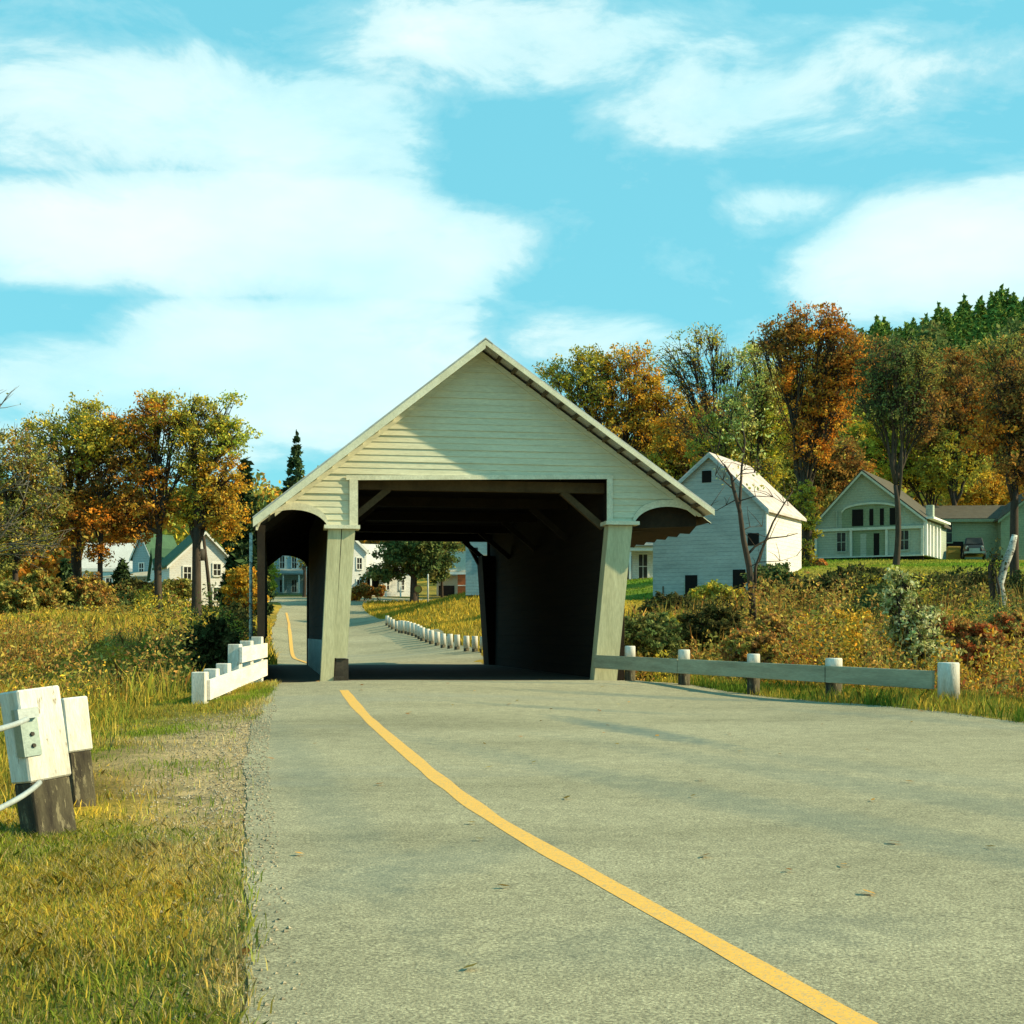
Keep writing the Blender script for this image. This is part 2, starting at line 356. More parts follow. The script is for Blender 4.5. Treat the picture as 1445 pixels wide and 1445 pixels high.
# asphalt
def roadmat():
    m, nt, b = newmat('asphalt'); L = nt.links; tc = N(nt, 'ShaderNodeTexCoord')
    mp = N(nt, 'ShaderNodeMapping'); mp.inputs['Scale'].default_value = (.35, .9, 1); L.new(tc.outputs['Object'], mp.inputs[0])
    n1 = N(nt, 'ShaderNodeTexNoise', i_Scale=.5, i_Detail=5.0, i_Roughness=.6); L.new(mp.outputs[0], n1.inputs[0])
    n2 = N(nt, 'ShaderNodeTexNoise', i_Scale=70.0, i_Detail=3.0, i_Roughness=.8); L.new(tc.outputs['Object'], n2.inputs[0])
    n3 = N(nt, 'ShaderNodeTexNoise', i_Scale=5.0, i_Detail=8.0, i_Roughness=.75); L.new(tc.outputs['Object'], n3.inputs[0])
    c = ramp(nt, n1.outputs[0], [(.32, (.27,.245,.15)), (.52, (.36,.325,.205)), (.75, (.42,.38,.245))])
    c = mixc(nt, 1.0, c, ramp(nt, n3.outputs[0], [(.3, (.76,)*3), (.7, (1.16,)*3)]), 'MULTIPLY')
    c = mixc(nt, 1.0, c, ramp(nt, n2.outputs[0], [(.32, (.36,)*3), (.68, (1.5,)*3)]), 'MULTIPLY')
    n6 = N(nt, 'ShaderNodeTexVoronoi', i_Scale=42.0); L.new(tc.outputs['Object'], n6.inputs[0])
    c = mixc(nt, 1.0, c, ramp(nt, n6.outputs['Distance'], [(.1, (1.22,)*3), (.6, (.80,)*3)]), 'MULTIPLY')
    # worn dark tyre smears
    mp2 = N(nt, 'ShaderNodeMapping'); mp2.inputs['Rotation'].default_value = (0, 0, rad(58)); mp2.inputs['Scale'].default_value = (.16, .95, 1); mp2.inputs['Location'].default_value = (3.1, .3, 0); L.new(tc.outputs['Object'], mp2.inputs[0])
    n4 = N(nt, 'ShaderNodeTexNoise', i_Scale=.55, i_Detail=3.0, i_Roughness=.5); L.new(mp2.outputs[0], n4.inputs[0])
    c = mixc(nt, ramp(nt, n4.outputs[0], [(.60, (0,0,0)), (.74, (.55,)*3)]), c, (.22,.23,.19))
    sp = N(nt, 'ShaderNodeSeparateXYZ'); L.new(tc.outputs['Object'], sp.inputs[0])
    def mth(op, a, b_=0.0, cl=False):
        q = N(nt, 'ShaderNodeMath', operation=op); q.use_clamp = cl
        for i_, val in enumerate((a, b_)):
            if hasattr(val, 'node'): L.new(val, q.inputs[i_])
            else: q.inputs[i_].default_value = val
        return q.outputs[0]
    for (mx_, my_, an, hl, hw, am) in ((2.2, 10.5, 118, 9, .5, .38), (4.1, 10.5, 118, 9, .55, .34), (-1.9, 13, 103, 8, .35, .28), (-.5, 8.5, 60, 1.6, .5, .3), (1.0, 6.5, 20, 1.4, .6, .22), (5.5, 19.5, 120, 3.5, .35, .3), (1.55, 18.0, -68, 3.0, .40, .85), (2.6, 24.2, -12, 3.2, .42, .6), (-.2, 26.5, 5, 3.5, .35, .5), (.9, 21.6, -25, 2.4, .3, .5), (3.6, 13.5, -60, 3.0, .5, .25)):
        ca, sa = math.cos(rad(an)), math.sin(rad(an))
        X_ = mth('SUBTRACT', sp.outputs[0], mx_); Y_ = mth('SUBTRACT', sp.outputs[1], my_)
        a1 = mth('DIVIDE', mth('ADD', mth('MULTIPLY', X_, ca), mth('MULTIPLY', Y_, sa)), hl); a2 = mth('DIVIDE', mth('SUBTRACT', mth('MULTIPLY', Y_, ca), mth('MULTIPLY', X_, sa)), hw)
        dd = mth('ADD', mth('MULTIPLY', a1, a1), mth('MULTIPLY', a2, a2)); k_ = mth('SUBTRACT', 1.0, mth('ADD', dd, mth('MULTIPLY', mth('SUBTRACT', n3.outputs[0], .5), 2.2)), True)
        c = mixc(nt, mth('MULTIPLY', k_, am), c, (.12, .155, .13))
    v = N(nt, 'ShaderNodeTexVoronoi', feature='DISTANCE_TO_EDGE', i_Scale=.42); 
    n5 = N(nt, 'ShaderNodeTexNoise', i_Scale=1.6, i_Detail=4.0); L.new(tc.outputs['Object'], n5.inputs[0])
    mv = N(nt, 'ShaderNodeVectorMath', operation='ADD'); L.new(tc.outputs['Object'], mv.inputs[0]); L.new(n5.outputs[1], mv.inputs[1]); L.new(mv.outputs[0], v.inputs[0])
    c = mixc(nt, ramp(nt, v.outputs[0], [(0, (.28,)*3), (.004, (0,0,0))]), c, (.14,.135,.11))
    bp = N(nt, 'ShaderNodeBump', i_Strength=.55, i_Distance=.012); L.new(n2.outputs[0], bp.inputs['Height'])
    L.new(c, b.inputs['Base Color']); L.new(bp.outputs[0], b.inputs['Normal']); b.inputs['Roughness'].default_value = .92; b.inputs['Specular IOR Level'].default_value = .2
    return m
M['asphalt'] = roadmat()
def strip(name, A, B, mat, lift, na=None, nb=24, edge=.08, zfun=None):
    na = na or max(len(A), 2); A = resample(A, na); B = resample(B, na)
    t = np.linspace(0, 1, nb)[None, :, None]
    pts = A[:, None, :]*(1-t)+B[:, None, :]*t
    w = vnoise(pts[..., 0], pts[..., 1], .8, 21)-.5
    if edge:
        dirv = (B-A); dirv /= np.maximum(np.hypot(dirv[:, 0], dirv[:, 1]), 1e-6)[:, None]
        pts[:, 0] -= dirv*(w[:, 0]*edge*4)[:, None]; pts[:, -1] += dirv*(w[:, -1]*edge*4)[:, None]
    z = g(pts[..., 0], pts[..., 1])+lift
    if zfun is not None: z = zfun(pts[..., 0], pts[..., 1], z)
    v = np.concatenate([pts, z[..., None]], -1).reshape(-1, 3)
    idx = np.arange(na*nb).reshape(na, nb)
    f = np.stack([idx[:-1, :-1], idx[:-1, 1:], idx[1:, 1:], idx[1:, :-1]], -1).reshape(-1, 4)
    me = bpy.data.meshes.new(name); me.from_pydata(v.tolist(), [], f.tolist()); me.materials.append(mat)
    me.polygons.foreach_set('use_smooth', [True]*len(f)); me.update()
    return link_mesh(name, me)
def deckz(x, y, z):
    s, t = to_st(x, y); f = sstep(-2.5, -.2, t)*(1-sstep(BLEN+.2, BLEN+2.5, t))
    return z*(1-f)+(DECK+.004)*f
A = np.vstack([RLs, [(-4.98, 29.2)]]); B = np.vstack([RRs, [(2.75, 30.6)]])
tag(strip('road', A, B, M['asphalt'], 0.0, 260, 40, .03, deckz), kind='structure')
def ST(s, t): return OB+Rv*s+Dv*t
Ab = np.vstack([[ST(-4.72, BLEN-.05)], BLs]); Bb = np.vstack([[ST(3.0, BLEN-.05)], BRs])
tag(strip('road', Ab, Bb, M['asphalt'], 0.0, 130, 24, .05, deckz), kind='structure')
tag(strip('road', np.array([(-70,110.9),(-30,110.9),(26,110.9)]), np.array([(-70,118.6),(-30,118.6),(26,118.6)]), M['asphalt'], .012, 90, 14, .05), kind='structure')
# painted line
m, nt, b = newmat('yellow_line'); tc = N(nt, 'ShaderNodeTexCoord'); n = N(nt, 'ShaderNodeTexNoise', i_Scale=22.0, i_Detail=6.0, i_Roughness=.7); nt.links.new(tc.outputs['Object'], n.inputs[0])
n_2 = N(nt, 'ShaderNodeTexNoise', i_Scale=75.0, i_Detail=3.0, i_Roughness=.8); nt.links.new(tc.outputs['Object'], n_2.inputs[0])
cc = ramp(nt, n.outputs[0], [(.30, (.36,.29,.15)), (.42, (.70,.36,.05)), (.7, (.80,.42,.06))])
cc = mixc(nt, ramp(nt, n_2.outputs[0], [(.38, (1,1,1)), (.50, (0,0,0))]), cc, (.40,.30,.14)); nt.links.new(cc, b.inputs['Base Color']); b.inputs['Roughness'].default_value = .85; M['line'] = m
def ray(u, v):
    Zs = np.linspace(3, 34, 1200); gg_ = g((u-CU)/K*Zs, Zs); vv = HV-(gg_-CZ)/Zs*K; k_ = np.where(vv <= v)[0][0]; return (float((u-CU)/K*Zs[k_]), float(Zs[k_]))
YL = smooth_line(np.array([(3.6,-1.5),(1.7,3.6)]+[ray(u, v) for u, v in ((718,1170),(665,1135),(605,1089),(545,1037),(506,1000),(485,974))]), 70, 3)
nrm = np.gradient(YL, axis=0); nrm = np.c_[-nrm[:, 1], nrm[:, 0]]; nrm /= np.hypot(nrm[:, 0], nrm[:, 1])[:, None]
tag(strip('road_marking', YL+nrm*.078, YL-nrm*.078, M['line'], .0025, 260, 3, .008, lambda x, y, z: deckz(x, y, z)+.0), kind='structure')
YB = smooth_line(np.array([P(458,0,47.6)[:2], P(432,0,50)[:2], P(412,0,60)[:2], P(407,0,70)[:2], P(408,0,82)[:2], P(408,0,92)[:2], P(404,0,100)[:2]]), 60, 4)
nrm = np.gradient(YB, axis=0); nrm = np.c_[-nrm[:, 1], nrm[:, 0]]; nrm /= np.hypot(nrm[:, 0], nrm[:, 1])[:, None]
tag(strip('road_marking', YB+nrm*.08, YB-nrm*.08, M['line'], .016, 120, 2, 0, deckz), kind='structure')

# ------------------------------------------------------------------ covered bridge
BR_ = empty('covered_bridge', (OB[0], OB[1], DECK), math.atan2(Rv[1], Rv[0]))
tag(BR_, 'cream clapboard covered bridge with wide gable spanning the road and an arched side walkway', 'covered bridge')
def SZ(u, v, t=0.0):
    k = (u-CU)/K; s = (k*(OB[1]+t*Dv[1])-OB[0]-t*Dv[0])/(Rv[0]-k*Rv[1]); Y = OB[1]+t*Dv[1]+s*Rv[1]
    return s, CZ+(HV-v)/K*Y-DECK
OVH = .60
RID = SZ(685, 479, -OVH); EL = SZ(357, 731, -OVH); ER = SZ(1008, 720, -OVH)
def roofz(s):
    if s < RID[0]: return RID[1]+(s-RID[0])*(RID[1]-EL[1])/(RID[0]-EL[0])
    return RID[1]+(s-RID[0])*(ER[1]-RID[1])/(ER[0]-RID[0])
def upz(s): return roofz(s)-.14
ARL = (-4.82, -3.32); ARR = (3.42, 5.02)
def lowz(s):
    if s < ARL[1]:
        q = (s-(ARL[0]+ARL[1])/2)/((ARL[1]-ARL[0])/2); q = max(-1, min(1, q)); return min(3.24+.46*math.sqrt(max(0, 1-q*q)), upz(s)-.02)
    if s < -2.73: return 3.30
    if s < 2.82: return 4.34+.025*(s+2.73)
    if s < ARR[0]: return 3.47
    q = (s-(ARR[0]+ARR[1])/2)/((ARR[1]-ARR[0])/2); z = 3.44+.46*math.sqrt(max(0, 1-q*q)) if abs(q) < 1 else 3.44
    if s > 4.3: z = max(z, 3.66+.04*(s-4.3))
    return min(z, upz(s)-.02)
cuts = sorted(set([round(x, 4) for x in list(np.linspace(ARL[0], ARL[1], 22))+[-2.73, RID[0], 2.82]+list(np.linspace(ARR[0], 5.1, 24))]))
cuts = [-4.86]+[c for c in cuts if c > -4.86]+[5.22]
e = 1e-4
colsS = [(a, b, lowz(a+e), lowz(b-e), upz(a+e), upz(b-e)) for a, b in zip(cuts[:-1], cuts[1:])]
def clip(poly, z, above):
    out = []
    for i in range(len(poly)):
        p, q = poly[i], poly[(i+1) % len(poly)]
        ip = (p[1] >= z) == above or p[1] == z; iq = (q[1] >= z) == above or q[1] == z
        if ip: out.append(p)
        if ip != iq:
            t = (z-p[1])/(q[1]-p[1]); out.append((p[0]+(q[0]-p[0])*t, z))
    return out
def siding(mb, cols, z0, z1, dz, y0, sgn=-1, tilt=.020):
    rr = random.Random(3)
    nrow = int(math.ceil((z1-z0)/dz)); rr.uniform(0, 1)
    for r in range(nrow):
        a, b = z0+r*dz, z0+(r+1)*dz; j = rr.uniform(-.006, .007)
        for (sa, sb, la, lb, ua, ub) in cols:
            if max(ua, ub) < a or min(la, lb) > b: continue
            poly = clip(clip([(sa, la), (sb, lb), (sb, ub), (sa, ua)], a, True), b, False)
            if len(poly) < 3: continue
            f = lambda z: y0+sgn*(tilt*(b-z)/dz+j)
            mb.poly([(s, f(z), z) for s, z in poly])
            bot = [p for p in poly if abs(p[1]-a) < 1e-6]
            if len(bot) >= 2:
                s0, s1 = min(p[0] for p in bot), max(p[0] for p in bot)
                mb.poly([(s0, f(a), a), (s1, f(a), a), (s1, y0-sgn*.005, a), (s0, y0-sgn*.005, a)])
mb = MB(); siding(mb, colsS, 3.2, 7.5, .142, 0.0)
mb.build('gable_siding', M['siding'], BR_)
mb = MB()
for (sa, sb, la, lb, ua, ub) in colsS:
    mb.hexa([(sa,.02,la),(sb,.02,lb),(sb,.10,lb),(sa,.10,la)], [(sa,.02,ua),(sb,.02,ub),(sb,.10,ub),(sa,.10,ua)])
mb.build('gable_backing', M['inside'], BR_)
# far gable
mb = MB(); Tf = BLEN
for (sa, sb, la, lb, ua, ub) in colsS:
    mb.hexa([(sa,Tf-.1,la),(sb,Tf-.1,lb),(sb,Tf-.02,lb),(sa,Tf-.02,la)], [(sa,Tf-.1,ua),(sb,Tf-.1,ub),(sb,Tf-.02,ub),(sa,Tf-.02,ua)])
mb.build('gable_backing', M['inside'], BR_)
mb = MB(); siding(mb, colsS, 3.2, 7.5, .142, Tf, sgn=1); mb.build('gable_siding', M['siding'], BR_)
# roof slabs
T0, T1 = -OVH, BLEN+OVH
def roof_slab(s0, z0, s1, z1, name='roof'):
    mb = MB(); th = .07
    mb.hexa([(s0,T0,z0-th),(s1,T0,z1-th),(s1,T1,z1-th),(s0,T1,z0-th)], [(s0,T0,z0),(s1,T0,z1),(s1,T1,z1),(s0,T1,z0)])
    n = int((T1-T0)/.6)
    for i in range(n+1):
        t = T0+.01+(T1-T0-.03)*i/n
        d = Vector((s1-s0, 0, z1-z0)).normalized(); nn = Vector((-d.z, 0, d.x)); nn = nn if nn.z > 0 else -nn
        mb.beam(Vector((s0,t,z0))+nn*.012, Vector((s1,t,z1))+nn*.012, .03, .03, nn)
    return mb.build(name, M['tin'], BR_)
roof_slab(EL[0], EL[1], RID[0], RID[1]); roof_slab(RID[0], RID[1], ER[0], ER[1])
mb = MB(); mb.hexa([(RID[0]-.16,T0-.03,RID[1]-.11),(RID[0],T0-.03,RID[1]+.015),(RID[0],T1+.03,RID[1]+.015),(RID[0]-.16,T1+.03,RID[1]-.11)],
                   [(RID[0]-.16,T0-.03,RID[1]-.09),(RID[0],T0-.03,RID[1]+.04),(RID[0],T1+.03,RID[1]+.04),(RID[0]-.16,T1+.03,RID[1]-.09)])
mb.hexa([(RID[0],T0-.03,RID[1]+.015),(RID[0]+.16,T0-.03,RID[1]-.10),(RID[0]+.16,T1+.03,RID[1]-.10),(RID[0],T1+.03,RID[1]+.015)],
        [(RID[0],T0-.03,RID[1]+.04),(RID[0]+.16,T0-.03,RID[1]-.08),(RID[0]+.16,T1+.03,RID[1]-.08),(RID[0],T1+.03,RID[1]+.04)])
mb.build('ridge_cap', M['tin'], BR_)
# rake boards (front and back, both slopes)
for t in (T0-.03, T1-.01):
    for (a, bb, w) in ((EL, RID, .17), (RID, ER, .10)):
        mb = MB()
        mb.hexa([(a[0],t,a[1]-w-.02),(bb[0],t,bb[1]-w-.02),(bb[0],t+.035,bb[1]-w-.02),(a[0],t+.035,a[1]-w-.02)],
                [(a[0],t,a[1]-.012),(bb[0],t,bb[1]-.012),(bb[0],t+.035,bb[1]-.012),(a[0],t+.035,a[1]-.012)])
        mb.build('rake_board', M['trim'], BR_)
# inner frieze along rakes and eave box
for side in (0, 1):
    a, bb = (EL, RID) if side == 0 else (RID, ER)
    mb = MB(); i0, i1 = (.45, 0) if side == 0 else (0, .25)
    sa, sb = a[0]+(i0), bb[0]-(i1)
    za, zb = upz(sa+e), upz(sb-e)
    mb.hexa([(sa,-.05,za-.13),(sb,-.05,zb-.13),(sb,-.028,zb-.13),(sa,-.028,za-.13)], [(sa,-.05,za-.005),(sb,-.05,zb-.005),(sb,-.028,zb-.005),(sa,-.028,za-.005)])
    mb.build('frieze_board', M['siding'], BR_)
# soffit under overhang: board edges (purlin ends)
for side in (0, 1):
    a, bb = (EL, RID) if side == 0 else (RID, ER)
    for k in range(1, 15):
        f = k/15; s = a[0]+(bb[0]-a[0])*f; z = a[1]+(bb[1]-a[1])*f-.145
        mb = MB(); mb.box(s-.03, s+.03, T0+.006, BLEN+OVH-.05, z-.005, z+.065); mb.build('purlin', M['beam'] if side else M['trim'], BR_)
# frame around opening and arches
mb = MB(); lz0, lz1 = lowz(-2.72), lowz(2.8)
mb.hexa([(-2.95,-.052,lz0-.0),(2.95,-.052,lz1),(2.95,-.03,lz1),(-2.95,-.03,lz0)], [(-2.95,-.052,lz0+.10),(2.95,-.052,lz1+.10),(2.95,-.03,lz1+.10),(-2.95,-.03,lz0+.10)])
mb.build('lintel_trim', M['trim'], BR_)
mb = MB(); mb.box(-2.88, -2.70, -.06, -.028, 3.36, lz0+.02); mb.build('corner_board', M['trim'], BR_)
mb = MB(); mb.box(2.80, 2.93, -.06, -.028, 3.53, lz1+.02); mb.build('corner_board', M['trim'], BR_)
for (A0, A1, zb) in ((ARL[0], ARL[1], 0), (ARR[0]-.02, 4.98, 0)):
    mb = MB(); n = 26; ss = np.linspace(A0, A1, n)
    for i in range(n-1):
        a, bb = ss[i], ss[i+1]; za, z2 = lowz(a+e), lowz(bb-e); wa, wb = .14, .14
        wa = min(wa, max(.01, upz(a)-za)); wb = min(wb, max(.01, upz(bb)-z2))
        mb.hexa([(a,-.055,za-.015),(bb,-.055,z2-.015),(bb,-.031,z2-.015),(a,-.031,za-.015)], [(a,-.055,za+wa),(bb,-.055,z2+wb),(bb,-.031,z2+wb),(a,-.031,za+wa)])
    mb.build('arch_trim', M['trim'], BR_)
# posts
def leanpost(name, s0b, s1b, s0t, s1t, zt, mat, t0=-.06, t1=.36, zb=.0):
    mb = MB(); mb.hexa([(s0b,t0,zb),(s1b,t0,zb),(s1b,t1,zb),(s0b,t1,zb)], [(s0t,t0,zt),(s1t,t0,zt),(s1t,t1,zt),(s0t,t1,zt)])
    return mb.build(name, mat, BR_)
leanpost('post', -3.50, -3.225, -3.33, -3.055, 3.30, M['post_board'], zb=.0)
leanpost('post', -3.205, -2.93, -3.035, -2.76, 3.30, M['post_board'], zb=.52)
mb = MB(); mb.box(-3.22, -2.90, -.02, .5, -.2, .50); mb.box(-3.22, -3.0, -.16, .42, -.2, .12); mb.build('post_base', M['stone'], BR_)
mb = MB(); mb.hexa([(-3.235,-.03,.1),(-3.19,-.03,.1),(-3.19,.3,.1),(-3.235,.3,.1)], [(-3.065,-.03,3.29),(-3.02,-.03,3.29),(-3.02,.3,3.29),(-3.065,.3,3.29)]); mb.build('seam', M['inner_beam'], BR_)
leanpost('post', 2.50, 3.02, 2.84, 3.38, 3.45, M['post_board'], zb=-.05)
mb = MB(); mb.box(2.44, 3.12, -.16, .4, -.35, -.03); mb.build('post_base', M['foundation'], BR_)
mb = MB(); mb.box(-3.42, -2.66, -.16, .42, 3.29, 3.37); mb.build('post_cap', M['trim'], BR_)
mb = MB(); mb.box(2.76, 3.52, -.16, .42, 3.46, 3.54); mb.build('post_cap', M['trim'], BR_)
# side walls
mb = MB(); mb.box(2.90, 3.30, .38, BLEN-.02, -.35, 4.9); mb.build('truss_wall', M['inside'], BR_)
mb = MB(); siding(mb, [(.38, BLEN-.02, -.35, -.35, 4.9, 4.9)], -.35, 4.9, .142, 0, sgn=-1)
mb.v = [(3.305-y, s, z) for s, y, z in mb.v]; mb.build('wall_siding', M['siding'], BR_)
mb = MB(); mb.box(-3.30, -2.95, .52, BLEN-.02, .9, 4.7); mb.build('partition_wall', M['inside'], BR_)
mb = MB(); mb.box(-3.33, -2.93, .55, BLEN-.03, -.1, .9); mb.build('partition_base', M['pale_panel'], BR_)
mb = MB(); mb.box(-4.86, -4.74, -.02, BLEN-.02, -.15, .92); mb.build('walkway_parapet', M['pale_panel'], BR_)
mb = MB(); mb.box(-4.90, -4.70, -.06, BLEN, .922, .97); mb.build('walkway_rail', M['inner_beam'], BR_)
for i in range(6):
    t = .02+i*(BLEN-.2)/5; mb = MB(); mb.box(-4.83, -4.67, t, t+.16, .97, upz(-4.75)-.02 if 0 < i < 5 else 3.35); mb.build('walkway_post', M['inner_beam'], BR_)
mb = MB(); mb.box(-4.84, -4.66, .03, BLEN-.03, 3.2, 3.36); mb.build('eave_beam', M['inner_beam'], BR_)
# portal: tie beams, braces
for t in (.55, 4.4, 8.6, 12.9, BLEN-.5):
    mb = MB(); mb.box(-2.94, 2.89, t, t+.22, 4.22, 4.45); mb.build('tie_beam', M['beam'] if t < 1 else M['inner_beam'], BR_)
    for sg, s0 in ((1, -2.93), (-1, 2.88)):
        mb = MB(); mb.beam((s0, t+.11, 3.45), (s0+sg*.95, t+.11, 4.24), .14, .16, (0,1,0)); mb.build('brace', M['beam'] if t < 1 else M['inner_beam'], BR_)
    if t > BLEN-1:
        mb = MB(); mb.beam((2.60, t+.3, 3.3), (2.05, t+.3, 4.3), .12, .2, (0,1,0)); mb.build('brace', M['inner_beam'], BR_)
for i in range(14):
    t = .9+i*1.2
    for sg in (0, 1):
        a, bb = (EL, RID) if sg == 0 else (RID, ER)
        mb = MB(); mb.beam((a[0]+(.1 if sg == 0 else 0), t, a[1]-.29+(.08 if sg == 0 else 0)), (bb[0]-(.1 if sg else 0), t, bb[1]-.29+(.07 if sg else 0)), .07, .14, (0,0,1)); mb.build('rafter', M['inner_beam'], BR_)
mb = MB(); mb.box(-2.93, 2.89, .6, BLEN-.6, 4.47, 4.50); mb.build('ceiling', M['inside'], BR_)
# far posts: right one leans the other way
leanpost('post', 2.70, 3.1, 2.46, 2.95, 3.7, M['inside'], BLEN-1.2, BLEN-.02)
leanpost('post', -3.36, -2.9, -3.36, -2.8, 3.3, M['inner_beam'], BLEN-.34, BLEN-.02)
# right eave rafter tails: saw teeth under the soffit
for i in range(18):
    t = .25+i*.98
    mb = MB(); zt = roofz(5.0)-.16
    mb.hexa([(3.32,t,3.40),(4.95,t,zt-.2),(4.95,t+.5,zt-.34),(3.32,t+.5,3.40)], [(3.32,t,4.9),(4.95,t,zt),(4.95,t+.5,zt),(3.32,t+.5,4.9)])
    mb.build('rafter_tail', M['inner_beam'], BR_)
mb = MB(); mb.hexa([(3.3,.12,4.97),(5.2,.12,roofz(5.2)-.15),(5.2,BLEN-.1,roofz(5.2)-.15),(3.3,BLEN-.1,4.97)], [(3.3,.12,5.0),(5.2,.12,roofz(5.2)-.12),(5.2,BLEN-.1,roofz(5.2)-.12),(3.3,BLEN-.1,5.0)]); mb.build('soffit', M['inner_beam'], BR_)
# deck
mb = MB(); mb.box(-4.85, 3.28, -.3, BLEN+.3, -.45, -.10); mb.build('deck_frame', M['stone'], BR_)
for t0, t1 in ((-.6, .3), (BLEN-.3, BLEN+.6)):
    mb = MB(); mb.box(-5.0, 3.4, t0, t1, -2.6, -.46); mb.build('abutment', M['stone'], BR_)
Ad = np.array([ST(-4.75, .05), ST(-4.75, BLEN)]); Bd = np.array([ST(2.92, .05), ST(2.92, BLEN)])
M['shade_dark_deck'] = paint('shade_dark_deck', (.050, .042, .030), (.10, .085, .06), 1.2, .7, .9, stretch=(.4, 3, 1), boards=.22, axis='Y', bump=.3)  # near-black boards: the shade inside the bridge is put into the deck colour
dm = strip('deck', Ad, Bd, M['shade_dark_deck'], 0, 20, 10, 0, lambda x, y, z: z*0+DECK+.012)
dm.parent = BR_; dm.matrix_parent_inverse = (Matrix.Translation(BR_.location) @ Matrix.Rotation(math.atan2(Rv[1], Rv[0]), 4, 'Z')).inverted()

# ------------------------------------------------------------------ guard rails
GUARD = 'white capped wooden posts beside the road'
def round_post(name, x, y, zb, zt, r, white_from, label, lean=0, group=None):
    o = empty(name, (x, y, zb)); tag(o, label, 'guard post', group)
    mb = MB(); mb.tube([(0,0,-.3),(lean*.4,0,(white_from-zb))], [r*1.0, r*.99], 12); mb.build('post_foot', M['tar'], o)
    mb = MB(); h = zt-zb; mb.tube([(lean*.4,0,white_from-zb+.001),(lean,0,h-.02),(lean,0,h)], [r*1.03, r, r*.93], 14); mb.build('post_top', M['post_white'], o)
    return o
# right rail
p0 = np.array([1.95, 30.35]); p1 = np.array([6.82, 21.5])
railo = empty('guard_rail', (p0[0], p0[1], .5)); tag(railo, 'long grey weathered plank rail running from the bridge post along the right road edge', 'guard rail')
def rp(f): q = p0+(p1-p0)*f; return q
zr = lambda f: (.93+(.80-.93)*f)
nr = np.array([-(p1-p0)[1], (p1-p0)[0]]); nr /= np.hypot(*nr)   # road side
if nr[0] > 0: nr = -nr
for f0, f1 in ((0, .31), (.312, .74), (.742, .985)):
    a = rp(f0)+nr*.14; b2 = rp(f1)+nr*.14
    mb = MB(); mb.beam((a[0]-p0[0], a[1]-p0[1], zr(f0)-.5), (b2[0]-p0[0], b2[1]-p0[1], zr(f1)-.5), .07, .29); mb.build('plank', M['rail_wood'], railo, bevel=.008)
names = ['nearest the bridge, half hidden by the grey plank', 'second from the bridge on the right rail', 'in the middle of the right rail',
         'second from the outer end of the right rail', 'outermost and largest, where the grey plank ends']
for i, (f, nm) in enumerate(zip((.113, .306, .524, .741, 1.0), names)):
    q = rp(f)+nr*(-.03); gz = g1(*q)
    zt = [1.28, 1.22, 1.16, 1.11, 1.08][i]; 
    round_post('guard_post', q[0], q[1], gz, zt, [.115,.12,.12,.145,.165][i], zt-[.3,.3,.3,.3,.62][i], 'white topped round post '+nm, group='white topped posts of the right rail')
# far row of white posts beyond the bridge
def Zof(u, v, z0=48, z1=140):
    Zs = np.linspace(z0, z1, 400); gg_ = g((u-CU)/K*Zs, Zs); vv = HV-(gg_-CZ)/Zs*K
    k_ = np.where(vv <= v)[0]; return float(Zs[k_[0]]) if len(k_) else z1
px_ = [1298,1255,1210,1160,1122,1085,1053,1022,1000,975,960,945,925,905,890,870,855,835,815,800,785]
tp_ = [683,682,680,675,673,667,663,657,655,650,645,640,635,630,628,622,617,610,603,598,592]
bt_ = [762,762,758,748,742,738,728,720,712,705,700,695,690,683,675,668,660,650,640,630,618]
lastZ = 50
for a_, t_2, b_2 in zip(px_, tp_, bt_):
    u, vt, vb = a_/3.803+340, t_2/3.803+720, b_2/3.803+720
    Z = max(Zof(u, vb), lastZ+.6); lastZ = Z; x = X(u, Z); gz = g1(x, Z); h = min(1.15, max(.6, (vb-vt)/K*Z))
    round_post('guard_post', x, Z, gz, gz+h, .115, gz+.2*h, 'short white post in the curving row seen through the bridge opening', group='white posts along the road beyond the bridge')
# left white board fence by the bridge
fo = empty('board_fence', (-5.2, 22.6, .42)); tag(fo, 'white two board fence curving up to the left corner of the bridge', 'fence')
def fpt(f): return np.array([-5.12-.25*math.sin(math.pi*f)*0-.10*f, 22.7+5.9*f])
def fb(z0, z1, f0, f1, nm='board', h=.27):
    mb = MB(); n = 5
    for i in range(n):
        a = f0+(f1-f0)*i/n; b3 = f0+(f1-f0)*(i+1)/n; A_, B_ = fpt(a), fpt(b3)
        za = z0+(z1-z0)*i/n; zb = z0+(z1-z0)*(i+1)/n
        mb.beam((A_[0]+5.2+.1, A_[1]-22.6, za-.42), (B_[0]+5.2+.1, B_[1]-22.6, zb-.42), .05, h)
    mb.build(nm, M['rail_white'], fo)
fb(.60, .84, .0, 1.0, h=.33); fb(1.14, 1.20, .50, 1.0, h=.29)
for f, zt, w in ((0.0,.90,.30),(.16,.93,.28),(.34,1.0,.28),(.53,1.34,.28),(.74,1.40,.26),(.95,1.48,.2)):
    q = fpt(f); mb = MB(); mb.box(q[0]+5.2-.15, q[0]+5.2+.07, q[1]-22.6-w/2, q[1]-22.6+w/2, -.5, zt-.42); mb.build('fence_post', M['post_white'], fo, bevel=.01)
